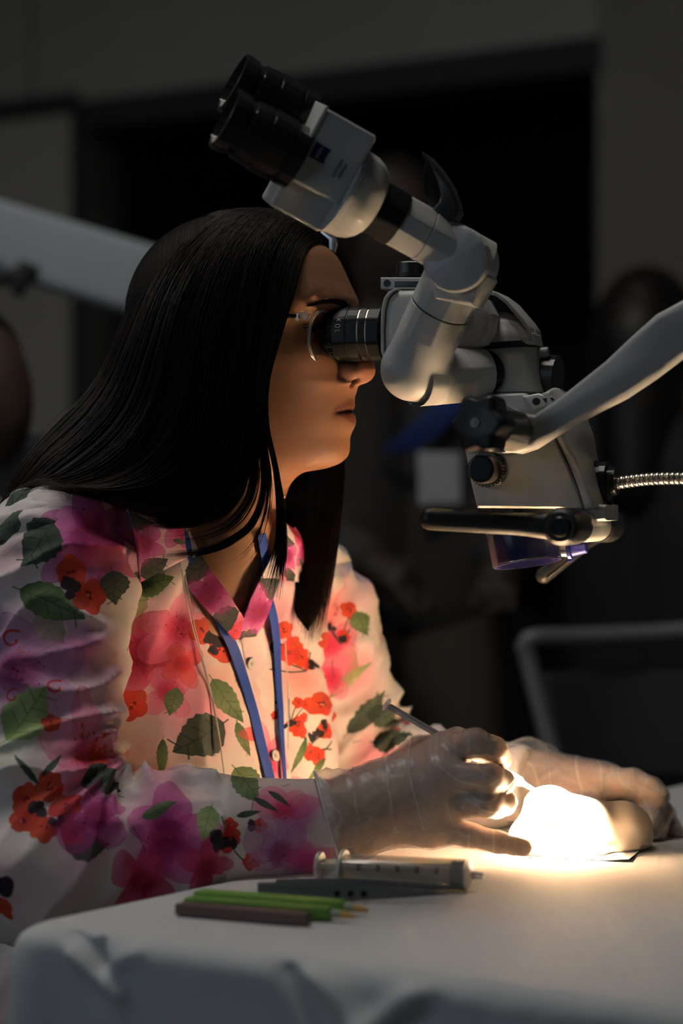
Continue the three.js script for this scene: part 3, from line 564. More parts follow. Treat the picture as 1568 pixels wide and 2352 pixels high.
// the same without the nose, and without nose and lips
const bare = prof([[560, 498], [640, 508], [692, 526], [714, 540], [733, 556], [760, 581], [777, 614], [792, 647], [804, 673], [808, 694], [800, 725], [790, 770], [790, 820], [797, 860], [806, 886], [803, 910], [800, 943], [799, 980], [797, 1006], [799, 1025], [798, 1045], [792, 1063], [781, 1075], [766, 1082]]);
const halfWidth = curve1([[-0.12, 0.045], [-0.09, 0.058], [-0.05, 0.0665], [-0.02, 0.0685], [0.005, 0.068], [0.03, 0.0655], [0.055, 0.062], [0.08, 0.056], [0.1, 0.047], [0.125, 0.034]]);   // keyed by -u
const squareness = curve1([[-0.1, 2.3], [-0.03, 2.5], [0.02, 2.35], [0.06, 2.15], [0.11, 2.1]]);
const noseWide = curve1([[-0.03, 0.010], [-0.015, 0.0095], [0.005, 0.0105], [0.018, 0.0118], [0.028, 0.0122], [0.038, 0.0115], [0.045, 0.010]]);
const jawLine = curve1([[-0.045, -0.04], [-0.02, -0.075], [0.0, -0.103], [0.02, -0.1165], [0.045, -0.1185], [0.075, -0.1178], [0.1, -0.116]]);
const LIP_U = (() => HF.at(804, 943.5, 0).y)();
const EYE_AT = [0.049, 0.0065, 0.0315];
function headField(f, u, l) {
  const al = Math.abs(l), key = -u;
  const F0 = bare(key), W = halfWidth(key), n = squareness(key);
  // muzzle and lips
  const lipFade = Math.max(0, 1 - (al / 0.0265) ** 2), mz = 0.0035 * Math.exp(-(((u - LIP_U) / 0.022) ** 2)) * Math.exp(-((al / 0.024) ** 2));
  let F = F0;
  // lips lie on a curved mouth: the line of the mouth drops a little towards its corners
  const full = profile(key - 0.12 * al * al / 0.0265);
  const extra = full - F0;
  const inNose = sstep(0.0425, 0.036, key) ;
  const wn = noseWide(key), k = clamp(1 - (al / (wn * 1.55)) ** 2);
  F += extra * (inNose * k * k * (0.35 + 0.65 * k) + (1 - inNose) * lipFade * (0.6 + 0.4 * lipFade));
  // oval section
  let d;
  const fa = Math.max(f, 0);
  const q = Math.pow(Math.pow(fa / F, n) + Math.pow(al / W, n), 1 / n);
  d = (q - 1) * Math.min(F, W) * 0.85;
  if (f < 0) d = Math.max(al - W, -1) ;
  // brow ridge, cheekbone, nostril wings, chin
  d -= 0.0022 * Math.exp(-(((u - 0.03) / 0.009) ** 2) - (((al - 0.022) / 0.018) ** 2));
  d -= 0.003 * Math.exp(-(((u + 0.018) / 0.018) ** 2) - (((al - 0.048) / 0.02) ** 2));
  d += 0.0009 * Math.exp(-(((u + 0.05) / 0.014) ** 2) - (((al - 0.029) / 0.010) ** 2));                // fold beside the mouth
  // eye socket
  const ex = (f - 0.07) / 0.026, eu = (u - 0.006) / 0.0145, el = (al - 0.032) / 0.021, sock = Math.exp(-(ex * ex + eu * eu + el * el));
  d += 0.021 * sock;
  // jaw
  d = smax(d, (jawLine(f) - u) * 0.85, 0.016);
  d = smax(d, -f - 0.035, 0.02);
  d = smax(d, (u - 0.1) * 0.9, 0.03);
  // skull
  const s = ball({ x: -0.018, y: 0.028, z: 0 }, 0.092, 0.077, 0.0665)(f, u, l);
  d = smin(d, s, 0.02);
  // eyeballs under their lids
  const er = Math.hypot(f - EYE_AT[0], u - EYE_AT[1], al - EYE_AT[2]);
  d = smin(d, er - 0.0133, 0.005);
  const slit = u - EYE_AT[1] + 0.001 - 0.10 * (al - 0.031), open = Math.max(Math.abs(slit) - 0.0026 * Math.max(0, 1 - ((al - 0.031) / 0.0145) ** 2), -(f - EYE_AT[0] + 0.002), al - 0.0455, 0.018 - al);
  d = smax(d, -Math.max(open, er - 0.0142), 0.0012);
  // nostrils: wings and holes
  const wing = ball({ x: 0.0845, y: -0.0318, z: 0.0132 }, 0.0125, 0.0088, 0.0066)(f, u, al);
  d = smin(d, wing, 0.003);
  const tipb = ball({ x: 0.0962, y: -0.0285, z: 0 }, 0.0104, 0.0092, 0.0112)(f, u, al); d = smin(d, tipb, 0.008);
  const hole = ball({ x: 0.0895, y: -0.0395, z: 0.0098 }, 0.0072, 0.0044, 0.0038)(f, u, al);
  d = smax(d, -hole, 0.002);
  // the line between the lips
  const lu = LIP_U - 0.25 * al * al / 0.0265 * 0.62, lipCut = Math.max(Math.abs(u - lu) - 0.0009 * Math.max(0, 1 - (al / 0.026) ** 2), al - 0.0262);
  const depthCut = -(f - (F - 0.0045));
  d = smax(d, -Math.max(lipCut, depthCut), 0.0015);
  return d;
}
const toHead = (x, y, z) => { const ox = x - HF.origin.x, oy = y - HF.origin.y, oz = z - HF.origin.z; return [ox * HF.X.x + oz * HF.X.z, oy, ox * HF.Z.x + oz * HF.Z.z]; };
const headWorld = (x, y, z) => { const [f, u, l] = toHead(x, y, z); return headField(f, u, l); };
// ---- the body's joints ----
const J = {
  neckTop: P(548, 960, 2.15), neckBase: P(464, 1215, 2.212), chestTop: P(455, 1330, 2.18),
  shoulderR: P(118, 1272, 2.07), shoulderL: P(668, 1330, 2.335), elbowR: P(86, 1965, 1.985), wristR: P(775, 1892, 2.034), elbowL: P(826, 1785, 2.375), wristL: P(1228, 1802, 2.285),
};
const FT = v(0.8, 0, 0.6), RT = v(-0.6, 0, 0.8);               // where the chest faces; her right
const TD = 2.245;
const spine = [[1225, 400, 0.07, 0.06], [1290, 392, 0.122, 0.078], [1380, 368, 0.142, 0.094], [1500, 352, 0.144, 0.108], [1650, 380, 0.136, 0.11], [1800, 410, 0.135, 0.112], [1950, 415, 0.14, 0.115], [2200, 410, 0.16, 0.125], [2500, 400, 0.165, 0.13]];
const spineX = curve1(spine.map(([py, px]) => [-P(px, py, TD).y, P(px, py, TD).x])), spineA = curve1(spine.map(([py, , a]) => [-P(0, py, TD).y, a])), spineB = curve1(spine.map(([py, , , b]) => [-P(0, py, TD).y, b]));
const TOP_Y = P(0, 1222, TD).y;
function torso(x, y, z, grow = 0) {
  const cx = spineX(-y), a = spineA(-y) + grow, b = spineB(-y) + grow, ox = x - cx, oz = z + TD;
  const lat = ox * RT.x + oz * RT.z, fwd = ox * FT.x + oz * FT.z;
  const n = 3.1, q = Math.pow(Math.pow(Math.abs(lat) / a, n) + Math.pow(Math.abs(fwd) / b, n), 1 / n);
  return Math.max((q - 1) * Math.min(a, b) * 0.9, (y - TOP_Y - grow) * 0.8);
}
const yoke = joined([bone(J.neckBase.clone().add(v(0, -0.03, 0)), J.shoulderR, 0.055, 0.05), bone(J.neckBase.clone().add(v(0, -0.03, 0)), J.shoulderL, 0.055, 0.047)], 0.03);
const neck = bone(J.neckTop, J.neckBase, 0.0525, 0.054), neckFront = bone(P(582, 1085, 2.148), P(488, 1350, 2.158), 0.031, 0.042);
const skinTorso = (x, y, z) => smin(smin(torso(x, y, z), yoke(x, y, z), 0.05), smin(neck(x, y, z), neckFront(x, y, z), 0.03), 0.045);
// ---- hands ----
function handField(w, forearm, palm, fingers, k = 0.008) {
  const base = joined(palm, 0.016), all = fingers.map((f) => joined(f, 0.004));
  return (x, y, z) => { let d = smin(base(x, y, z), forearm(x, y, z), 0.02), m = 1e9; for (const f of all) m = Math.min(m, f(x, y, z)); return smin(d, m, k); };
}
const chain = (pts) => pts.slice(1).map((p, i) => bone(pts[i][0], p[0], pts[i][1], p[1]));
const RH = (() => {
  const p = (x, y, d, r) => [P(x, y, d), r];
  const w = P(800, 1872, 2.034);
  const idx = [p(1022, 1731, 2.058, 0.0135), p(1090, 1706, 2.029, 0.0112), p(1134, 1722, 2.032, 0.0098), p(1150, 1744, 2.044, 0.0084)];
  const mid = [p(1012, 1783, 2.034, 0.0135), p(1122, 1787, 2.010, 0.0112), p(1152, 1795, 2.030, 0.0102), p(1138, 1799, 2.054, 0.009)];
  const rin = [p(1008, 1845, 2.034, 0.0128), p(1120, 1845, 2.014, 0.0108), p(1156, 1843, 2.034, 0.0098), p(1140, 1856, 2.054, 0.0086)];
  const pin = [p(985, 1902, 2.036, 0.012), p(1078, 1919, 2.029, 0.0095), p(1144, 1936, 2.026, 0.0086), p(1201, 1947, 2.022, 0.0076)];
  const thumb = [p(880, 1795, 2.061, 0.015), p(960, 1728, 2.076, 0.0125), p(1050, 1702, 2.078, 0.0105), p(1100, 1716, 2.072, 0.0088)];
  const palm = [bone(w, idx[0][0], 0.0215, 0.0145), bone(w, mid[0][0], 0.0225, 0.0145), bone(w, rin[0][0], 0.0225, 0.014), bone(P(806, 1893, 2.034), pin[0][0], 0.021, 0.0135), bone(P(860, 1800, 2.046), P(1000, 1760, 2.051), 0.017, 0.014), bone(P(860, 1850, 2.046), P(1000, 1840, 2.046), 0.02, 0.015), bone(idx[0][0], mid[0][0], 0.0135, 0.0135), bone(mid[0][0], rin[0][0], 0.0135, 0.013), bone(rin[0][0], pin[0][0], 0.013, 0.012)];
  const fore = joined([bone(P(806, 1860, 2.034), P(600, 1896, 2.018), 0.024, 0.026), bone(P(806, 1886, 2.034), P(600, 1912, 2.018), 0.024, 0.026)], 0.02);
  return { field: handField(w, fore, palm, [idx, mid, rin, pin, thumb].map(chain)), tips: [idx, mid, rin, pin, thumb].map((c) => [c[c.length - 1], c[c.length - 2]]), lo: P(690, 1990, 2.046).add(v(0, 0, -0.07)), hi: P(1215, 1640, 2.046).add(v(0, 0, 0.07)) };
})();
const LH = (() => {
  const p = (x, y, d, r) => [P(x, y, d), r];
  const w = P(1240, 1803, 2.31);
  const idx = [p(1384, 1797, 2.25, 0.0135), p(1452, 1797, 2.235, 0.0118), p(1494, 1813, 2.225, 0.0108), p(1514, 1829, 2.215, 0.0092)];
  const mid = [p(1396, 1800, 2.27, 0.0135), p(1474, 1812, 2.25, 0.0115), p(1499, 1858, 2.22, 0.0102), p(1496, 1908, 2.198, 0.0088)];
  const rin = [p(1404, 1806, 2.29, 0.013), p(1490, 1815, 2.27, 0.011), p(1518, 1865, 2.226, 0.0098), p(1508, 1912, 2.206, 0.0084)];
  const pin = [p(1400, 1818, 2.305, 0.012), p(1490, 1830, 2.268, 0.0095), p(1528, 1872, 2.248, 0.0085), p(1550, 1909, 2.226, 0.0074)];
  const thumb = [p(1300, 1835, 2.27, 0.0155), p(1350, 1858, 2.235, 0.0125), p(1400, 1880, 2.215, 0.0105), p(1435, 1890, 2.205, 0.0088)];
  const palm = [bone(w, idx[0][0], 0.024, 0.0165), bone(w, mid[0][0], 0.024, 0.0165), bone(w, rin[0][0], 0.022, 0.0155), bone(w, pin[0][0], 0.021, 0.0145), bone(w, thumb[0][0], 0.022, 0.016), bone(P(1290, 1812, 2.285), P(1370, 1812, 2.262), 0.024, 0.018)];
  const fore = bone(w, P(1090, 1800, 2.315), 0.027, 0.034);
  return { field: handField(w, fore, palm, [idx, mid, rin, pin, thumb].map(chain), 0.007), tips: [idx, mid, rin, pin, thumb].map((c) => [c[c.length - 1], c[c.length - 2]]), lo: P(1150, 1975, 2.24).add(v(0, 0, -0.1)), hi: P(1590, 1720, 2.24).add(v(0, 0, 0.1)) };
})();
// ---- skin: one body ----
const skinMat = mat([1, 1, 1], 0.48, { vertexColors: true, sheen: 0.25, sheenRoughness: 0.5, sheenColor: new THREE.Color(0.8, 0.5, 0.35) });
{
  const pores = dataTexture(256, 256, (a, b, x, y) => 128 + 70 * noise.noise(x * 0.5, y * 0.5, 7) + 40 * noise.noise(x * 0.17, y * 0.17, 2), { repeat: [60, 60] });
  skinMat.bumpMap = pores; skinMat.bumpScale = 0.0003;
}
function tint(geo, fn) { const p = geo.attributes.position, c = new Float32Array(p.count * 3); for (let i = 0; i < p.count; i++) { const r = fn(p.getX(i), p.getY(i), p.getZ(i)); c.set(r, i * 3); } geo.setAttribute('color', new THREE.BufferAttribute(c, 3)); return geo; }
const SKIN = [0.4, 0.18, 0.09];
const woman = thing('person', 'woman with long dark hair in a floral shirt and clear gloves, leaning to the eyepiece', 'person', v(0, 0, 0));
{
  const c = HF.origin, whole = (x, y, z) => smin(headWorld(x, y, z), skinTorso(x, y, z), 0.016);
  const headGeo = skinOf(whole, v(c.x - 0.16, P(0, 1500, 2.15).y, c.z - 0.15), v(c.x + 0.13, c.y + 0.12, c.z + 0.14), 0.0021, { uv: (x, y, z) => [x + z, y] });
  tint(headGeo, (x, y, z) => {
    const [f, u, l] = toHead(x, y, z), al = Math.abs(l), s = [...SKIN];
    const mix = (c2, k) => { for (let i = 0; i < 3; i++) s[i] = lerp(s[i], c2[i], k); };
    const m = 0.07 * noise.noise(x * 60, y * 60, z * 60) + 0.05 * noise.noise(x * 190, y * 190, z * 190);
    mix([0.38, 0.165, 0.085], clamp(0.4 * m + 0.1));
    const flush = Math.exp(-(((u + 0.025) / 0.025) ** 2) - (((al - 0.045) / 0.022) ** 2)); mix([0.47, 0.18, 0.1], 0.35 * flush);
    mix([0.47, 0.16, 0.09], 0.55 * Math.exp(-(((u + 0.03) / 0.012) ** 2)) * sstep(0.092, 0.102, f));
    // lips
    const lipTop = LIP_U + 0.0105 * (1 - (al / 0.027) ** 2) - 0.0015 * Math.exp(-((al / 0.003) ** 2)), lipLow = LIP_U - 0.0118 * (1 - (al / 0.025) ** 2);
    if (f > 0.05) mix([0.23, 0.062, 0.045], sstep(0.0015, -0.0008, u - lipTop) * sstep(0.0015, -0.0008, lipLow - u) * sstep(0.0275, 0.0245, al) * 0.85);
    mix([0.27, 0.12, 0.07], 0.45 * Math.exp(-(((u - 0.008) / 0.011) ** 2) - (((al - 0.031) / 0.019) ** 2)) * sstep(0.04, 0.06, f));
    return s;
  });
  const hands = [RH, LH].map((h) => tint(skinOf(h.field, h.lo, h.hi, 0.003), () => [0.5, 0.27, 0.17]));
  const arms = joined([bone(J.shoulderR, J.elbowR, 0.045, 0.036), bone(J.elbowR, P(560, 1900, 2.015), 0.036, 0.03), bone(J.shoulderL, J.elbowL, 0.043, 0.036), bone(J.elbowL, P(1090, 1800, 2.315), 0.036, 0.032)], 0.02);
  const hips = [P(320, 2560, 2.1), P(440, 2560, 2.3)], knees = hips.map((h) => h.clone().addScaledVector(FT, 0.4)), feet = knees.map((q) => v(q.x, 0.09, q.z));
  const legs = joined(hips.flatMap((h, i) => [bone(h, knees[i], 0.085, 0.058), bone(knees[i], feet[i], 0.055, 0.035), bone(feet[i], feet[i].clone().addScaledVector(FT, 0.14).setY(0.06), 0.035, 0.028)]), 0.03);
  const rest = (x, y, z) => smin(smin(Math.max(skinTorso(x, y, z), y - P(0, 1490, 2.15).y), arms(x, y, z), 0.02), legs(x, y, z), 0.05) + 0.004;
  const restGeo = tint(skinOf(rest, v(-0.62, 0.0, -2.62), v(0.35, 1.06, -1.55), 0.012), () => SKIN);
  const body = part('body', merge5([headGeo, ...hands, restGeo]), skinMat, woman);
  // eyes
  for (const s of [1, -1]) {
    const e = new THREE.SphereGeometry(0.0122, 32, 24); e.rotateZ(-Math.PI / 2);
    tint(e, (x, y, z) => { const a = Math.acos(clamp(x / 0.0122, -1, 1)); return a < 0.2 ? [0.005, 0.004, 0.004] : a < 0.48 ? [0.06, 0.03, 0.015] : [0.62, 0.58, 0.54]; });
    e.rotateY(YAW); const w = HF.world(v(EYE_AT[0], EYE_AT[1], s * EYE_AT[2])); e.translate(w.x, w.y, w.z);
    part('eye', e, mat([1, 1, 1], 0.1, { vertexColors: true }), woman);
  }
  // trousers and shoes, mostly below the frame
  const tg = skinOf((x, y, z) => legs(x, y, z) - 0.008 + (y < 0.1 ? 0.02 : 0), v(-0.6, 0.1, -2.62), v(0.35, 0.66, -1.6), 0.014);
  part('trousers', tg, mat([0.02, 0.02, 0.025], 0.8), woman);
  for (const q of feet) part('shoe', skinOf(bone(v(q.x, 0.045, q.z), q.clone().addScaledVector(FT, 0.15).setY(0.035), 0.045, 0.035), q.clone().add(v(-0.25, -0.1, -0.2)), q.clone().add(v(0.25, 0.1, 0.25)), 0.01), mat([0.02, 0.02, 0.02], 0.5), woman);
  const st = thing('stool', 'round black stool under the seated woman, below the frame', 'stool', hips[0].clone().add(hips[1]).multiplyScalar(0.5).setY(0));
  part('seat', turned(v(0, 0.28, 0), v(0, 1, 0), [[0, 0], [0, 0.16], [0.015, 0.175], [0.04, 0.175], [0.05, 0.16], [0.052, 0]]), mat([0.02, 0.02, 0.02], 0.6), st);
  part('pole', rod(v(0, 0.04, 0), v(0, 0.285, 0), 0.025), mat([0.5, 0.5, 0.5], 0.3, { metalness: 1 }), st);
  part('base', turned(v(0, 0, 0), v(0, 1, 0), [[0, 0], [0, 0.2], [0.02, 0.2], [0.045, 0.03], [0.045, 0]]), mat([0.02, 0.02, 0.02], 0.5), st);
}
function merge5(gs) { return mergeGeometries(gs.map((g) => { g = g.index ? g.toNonIndexed() : g; for (const k of Object.keys(g.attributes)) if (!['position', 'normal', 'uv', 'color'].includes(k)) g.deleteAttribute(k); return g; })); }
// ================= the floral shirt =================
const shirtTorso = (x, y, z) => {
  const t = torso(x, y, z, 0.012), k = yoke(x, y, z) - 0.009;
  return smin(t, k, 0.05);
};
const sleeveBones = {
  R: [J.shoulderR, J.elbowR, P(560, 1900, 2.02), J.wristR], L: [J.shoulderL, J.elbowL, P(1030, 1798, 2.325), P(1222, 1803, 2.288)],
};
const sleeveFields = {
  R: joined([bone(P(134, 1262, 2.085), P(120, 1330, 2.07), 0.058, 0.066), bone(P(120, 1330, 2.07), J.elbowR, 0.066, 0.064), bone(J.elbowR, P(420, 1927, 2.01), 0.064, 0.05), bone(P(420, 1927, 2.01), P(752, 1900, 2.033), 0.05, 0.0395)], 0.03),
  L: joined([bone(P(672, 1318, 2.33), P(710, 1420, 2.345), 0.05, 0.058), bone(P(710, 1420, 2.345), J.elbowL, 0.058, 0.056), bone(J.elbowL, P(1222, 1803, 2.288), 0.053, 0.036)], 0.03),
};
// cloth coordinates in metres: round the arm and along it; across the chest and down it
function armUV(b) {
  const segs = [], ref = v(0, 0, 1); let s = 0;
  for (let i = 0; i < b.length - 1; i++) { const d = b[i + 1].clone().sub(b[i]), l = d.length(); d.normalize(); const X = ref.clone().addScaledVector(d, -ref.dot(d)).normalize(), Y = v().crossVectors(d, X); segs.push({ a: b[i], d, l, X, Y, s }); s += l; }
  return (x, y, z) => {
    let W = 0, U = 0, T = 0;
    for (const g of segs) {
      const ox = x - g.a.x, oy = y - g.a.y, oz = z - g.a.z, t = ox * g.d.x + oy * g.d.y + oz * g.d.z, c = clamp(t, g === segs[0] ? -1 : 0, g === segs[segs.length - 1] ? 9 : g.l);
      const dd = Math.hypot(ox - c * g.d.x, oy - c * g.d.y, oz - c * g.d.z) + 0.004, w = 1 / dd ** 6, a = Math.atan2(ox * g.Y.x + oy * g.Y.y + oz * g.Y.z, ox * g.X.x + oy * g.X.y + oz * g.X.z);
      W += w; U += w * a; T += w * (g.s + t);
    }
    return [U / W * 0.062, T / W];
  };
}
function torsoUV(x, y, z) { const cx = spineX(-y), ox = x - cx, oz = z + TD, a = Math.atan2(-(ox * RT.x + oz * RT.z) / 0.155, (ox * FT.x + oz * FT.z) / 0.125); return [a * 0.142, y]; }
// ---- the print: watercolour flowers and leaves, painted where they lie on the cloth ----
function painter(c, S, toX, toY, rnd) {
  const R = (a, b) => a + (b - a) * rnd();
  const blob = (x, y, r, n, wob, squash = 1, rot = 0) => { c.beginPath(); const ph = R(0, 6), pts = []; for (let i = 0; i < n; i++) { const a = i / n * Math.PI * 2, rr = r * (1 + wob * Math.sin(a * 3 + ph) * 0.6 + wob * R(-0.6, 0.6)), px = Math.cos(a) * rr, py = Math.sin(a) * rr * squash; pts.push([x + px * Math.cos(rot) - py * Math.sin(rot), y + px * Math.sin(rot) + py * Math.cos(rot)]); } pts.forEach((p, i) => { const q = pts[(i + 1) % n], m = [(p[0] + q[0]) / 2, (p[1] + q[1]) / 2]; i ? c.quadraticCurveTo(p[0], p[1], m[0], m[1]) : c.moveTo(m[0], m[1]); }); const p0 = pts[0], p1 = pts[1]; c.quadraticCurveTo(p0[0], p0[1], (p0[0] + p1[0]) / 2, (p0[1] + p1[1]) / 2); c.closePath(); };
  const soft = (x, y, r, col, a) => { const g = c.createRadialGradient(x, y, 0, x, y, r); g.addColorStop(0, `rgba(${col},${a})`); g.addColorStop(0.6, `rgba(${col},${a * 0.55})`); g.addColorStop(1, `rgba(${col},0)`); c.fillStyle = g; c.beginPath(); c.arc(x, y, r, 0, 7); c.fill(); };
  const petal = (x, y, r, rot, c0, c1, a = 0.85) => { const tx = x + Math.cos(rot) * r * 1.05, ty = y + Math.sin(rot) * r * 1.05; const g = c.createRadialGradient(x, y, r * 0.1, x, y, r * 1.9); g.addColorStop(0, `rgba(${c0},${a})`); g.addColorStop(0.45, `rgba(${c1},${a * 0.85})`); g.addColorStop(1, `rgba(${c1},${a * 0.55})`); c.fillStyle = g; blob(tx, ty, r, 13, 0.13, 0.72, rot); c.fill(); c.strokeStyle = `rgba(${c0},0.28)`; c.lineWidth = r * 0.03; c.stroke(); for (let i = 0; i < 5; i++) { const a2 = rot + R(-0.35, 0.35), l = r * R(0.8, 1.7); c.strokeStyle = `rgba(${c0},0.16)`; c.lineWidth = r * R(0.015, 0.05); c.beginPath(); c.moveTo(x, y); c.quadraticCurveTo(x + Math.cos(a2 - 0.1) * l * 0.5, y + Math.sin(a2 - 0.1) * l * 0.5, x + Math.cos(a2) * l, y + Math.sin(a2) * l); c.stroke(); } };
  const COL = { crimson: ['150,8,48', '208,40,92'], pink: ['214,40,88', '236,118,150'], magenta: ['140,10,80', '198,60,140'], mauve: ['150,60,110', '200,140,180'], red: ['190,20,30', '226,70,70'], peach: ['228,120,90', '240,180,160'], coral: ['226,60,40', '240,110,100'] };
  const api = {
    wash(x, y, r, col, a = 0.5) { const [, c1] = COL[col] || ['', col]; for (let i = 0; i < 7; i++) soft(x + R(-0.5, 0.5) * r, y + R(-0.5, 0.5) * r, r * R(0.5, 0.95), c1, a * 0.45); },
    flower(x, y, r, col, n = 5, rot = R(0, 6), spread = Math.PI * 2) { const [c0, c1] = COL[col]; api.wash(x, y, r * 1.3, col, 0.25); for (let i = 0; i < n; i++) petal(x, y, r * R(0.5, 0.68), rot + i / n * spread + R(-0.2, 0.2), c0, c1); for (let i = 0; i < 4; i++) soft(x + R(-0.15, 0.15) * r, y + R(-0.15, 0.15) * r, r * 0.45, c0, 0.35); for (let i = 0; i < 40; i++) { c.fillStyle = `rgba(${rnd() < 0.5 ? '120,5,30' : '190,40,20'},${R(0.3, 0.8)})`; const a = R(0, 6.3), d = r * Math.abs(R(-1, 1)) * 0.55; c.beginPath(); c.arc(x + Math.cos(a) * d, y + Math.sin(a) * d, r * R(0.008, 0.032), 0, 7); c.fill(); } },
    splash(x, y, r) { api.wash(x, y, r * 1.4, 'pink', 0.3); for (let i = 0; i < 90; i++) { const a = R(0, 6.3), d = r * Math.pow(rnd(), 1.4); c.fillStyle = `rgba(${Math.round(R(200, 232))},${Math.round(R(40, 80))},${Math.round(R(20, 45))},${R(0.5, 0.9)})`; blob(x + Math.cos(a) * d, y + Math.sin(a) * d, r * R(0.03, 0.13) * (1.2 - d / r * 0.7), 7, 0.4); c.fill(); } },
    bloom(x, y, r) { const n = 5, rot = R(0, 6); for (let i = 0; i < n; i++) { const a = rot + i / n * 6.283; c.fillStyle = `rgba(${Math.round(R(200, 226))},${Math.round(R(48, 74))},${Math.round(R(26, 44))},0.92)`; blob(x + Math.cos(a) * r * 0.5, y + Math.sin(a) * r * 0.5, r * R(0.42, 0.56), 8, 0.16); c.fill(); } c.fillStyle = 'rgba(120,12,20,0.85)'; for (let i = 0; i < 5; i++) { c.beginPath(); c.arc(x + R(-0.2, 0.2) * r, y + R(-0.2, 0.2) * r, r * 0.09, 0, 7); c.fill(); } },
    dark(x, y, r) { for (let i = 0; i < 4; i++) { c.fillStyle = `rgba(${Math.round(R(30, 52))},${Math.round(R(24, 34))},${Math.round(R(34, 44))},0.92)`; const a = R(0, 6.3); blob(x + Math.cos(a) * r * 0.4, y + Math.sin(a) * r * 0.4, r * R(0.35, 0.55), 7, 0.3); c.fill(); } },
    leaf(x, y, l, w, rot, tone = 1) { const cols = [['38,52,44', '58,76,60'], ['62,92,52', '104,128,78'], ['112,140,78', '168,186,120']][tone]; const ca = Math.cos(rot), sa = Math.sin(rot), q = (u, s) => [x + u * ca - s * sa, y + u * sa + s * ca]; const side = (s) => { const o = []; for (let i = 0; i <= 14; i++) { const t = i / 14, e = Math.sin(Math.PI * Math.pow(t, 0.75)) * w * 0.5 * (1 + (i % 2 ? 0.07 : -0.05)); o.push(q((t - 0.5) * l, s * e)); } return o; }; c.beginPath(); const A = side(1), B = side(-1).reverse(); [...A, ...B].forEach((p, i) => (i ? c.lineTo(...p) : c.moveTo(...p))); c.closePath(); const g = c.createLinearGradient(...q(-l / 2, -w / 2), ...q(l / 2, w / 2)); g.addColorStop(0, `rgba(${cols[0]},0.94)`); g.addColorStop(0.6, `rgba(${cols[1]},0.88)`); g.addColorStop(1, `rgba(${cols[0]},0.9)`); c.fillStyle = g; c.fill(); c.strokeStyle = `rgba(${cols[0]},0.75)`; c.lineWidth = w * 0.035; for (let i = -3; i <= 3; i++) { c.beginPath(); c.moveTo(...q(i * l / 9, 0)); c.lineTo(...q(i * l / 9 + l * 0.12, (i % 2 ? 1 : -1) * w * 0.3)); c.stroke(); } c.beginPath(); c.moveTo(...q(-l * 0.6, 0)); c.lineTo(...q(l * 0.48, 0)); c.stroke(); },
    stem(x0, y0, x1, y1, bend, w, col = '52,58,48') { c.strokeStyle = `rgba(${col},0.9)`; c.lineCap = 'round'; c.lineWidth = w; const dx = x1 - x0, dy = y1 - y0; c.beginPath(); c.moveTo(x0, y0); c.quadraticCurveTo((x0 + x1) / 2 - dy * bend, (y0 + y1) / 2 + dx * bend, x1, y1); c.stroke(); },
    curl(x, y, r) { c.strokeStyle = 'rgba(196,50,44,0.85)'; c.lineWidth = r * 0.22; c.lineCap = 'round'; c.beginPath(); for (let i = 0; i < 30; i++) { const a = i / 29 * 5.2, rr = r * (0.25 + i / 34); const px = x + Math.cos(a) * rr, py = y + Math.sin(a) * rr * 0.8; i ? c.lineTo(px, py) : c.moveTo(px, py); } c.stroke(); },
    cluster(x, y, r) { for (let i = 0; i < 4; i++) api.stem(x, y + r * 0.6, x + R(-1, 1) * r, y + R(-0.9, 0.6) * r, R(-0.3, 0.3), r * 0.05); for (let i = 0; i < 5; i++) api.bloom(x + R(-0.95, 0.95) * r, y + R(-0.8, 0.8) * r, r * R(0.28, 0.38)); for (let i = 0; i < 3; i++) api.dark(x + R(-0.9, 0.9) * r, y + R(-0.8, 0.8) * r, r * 0.26); },
  };
  return api;
}
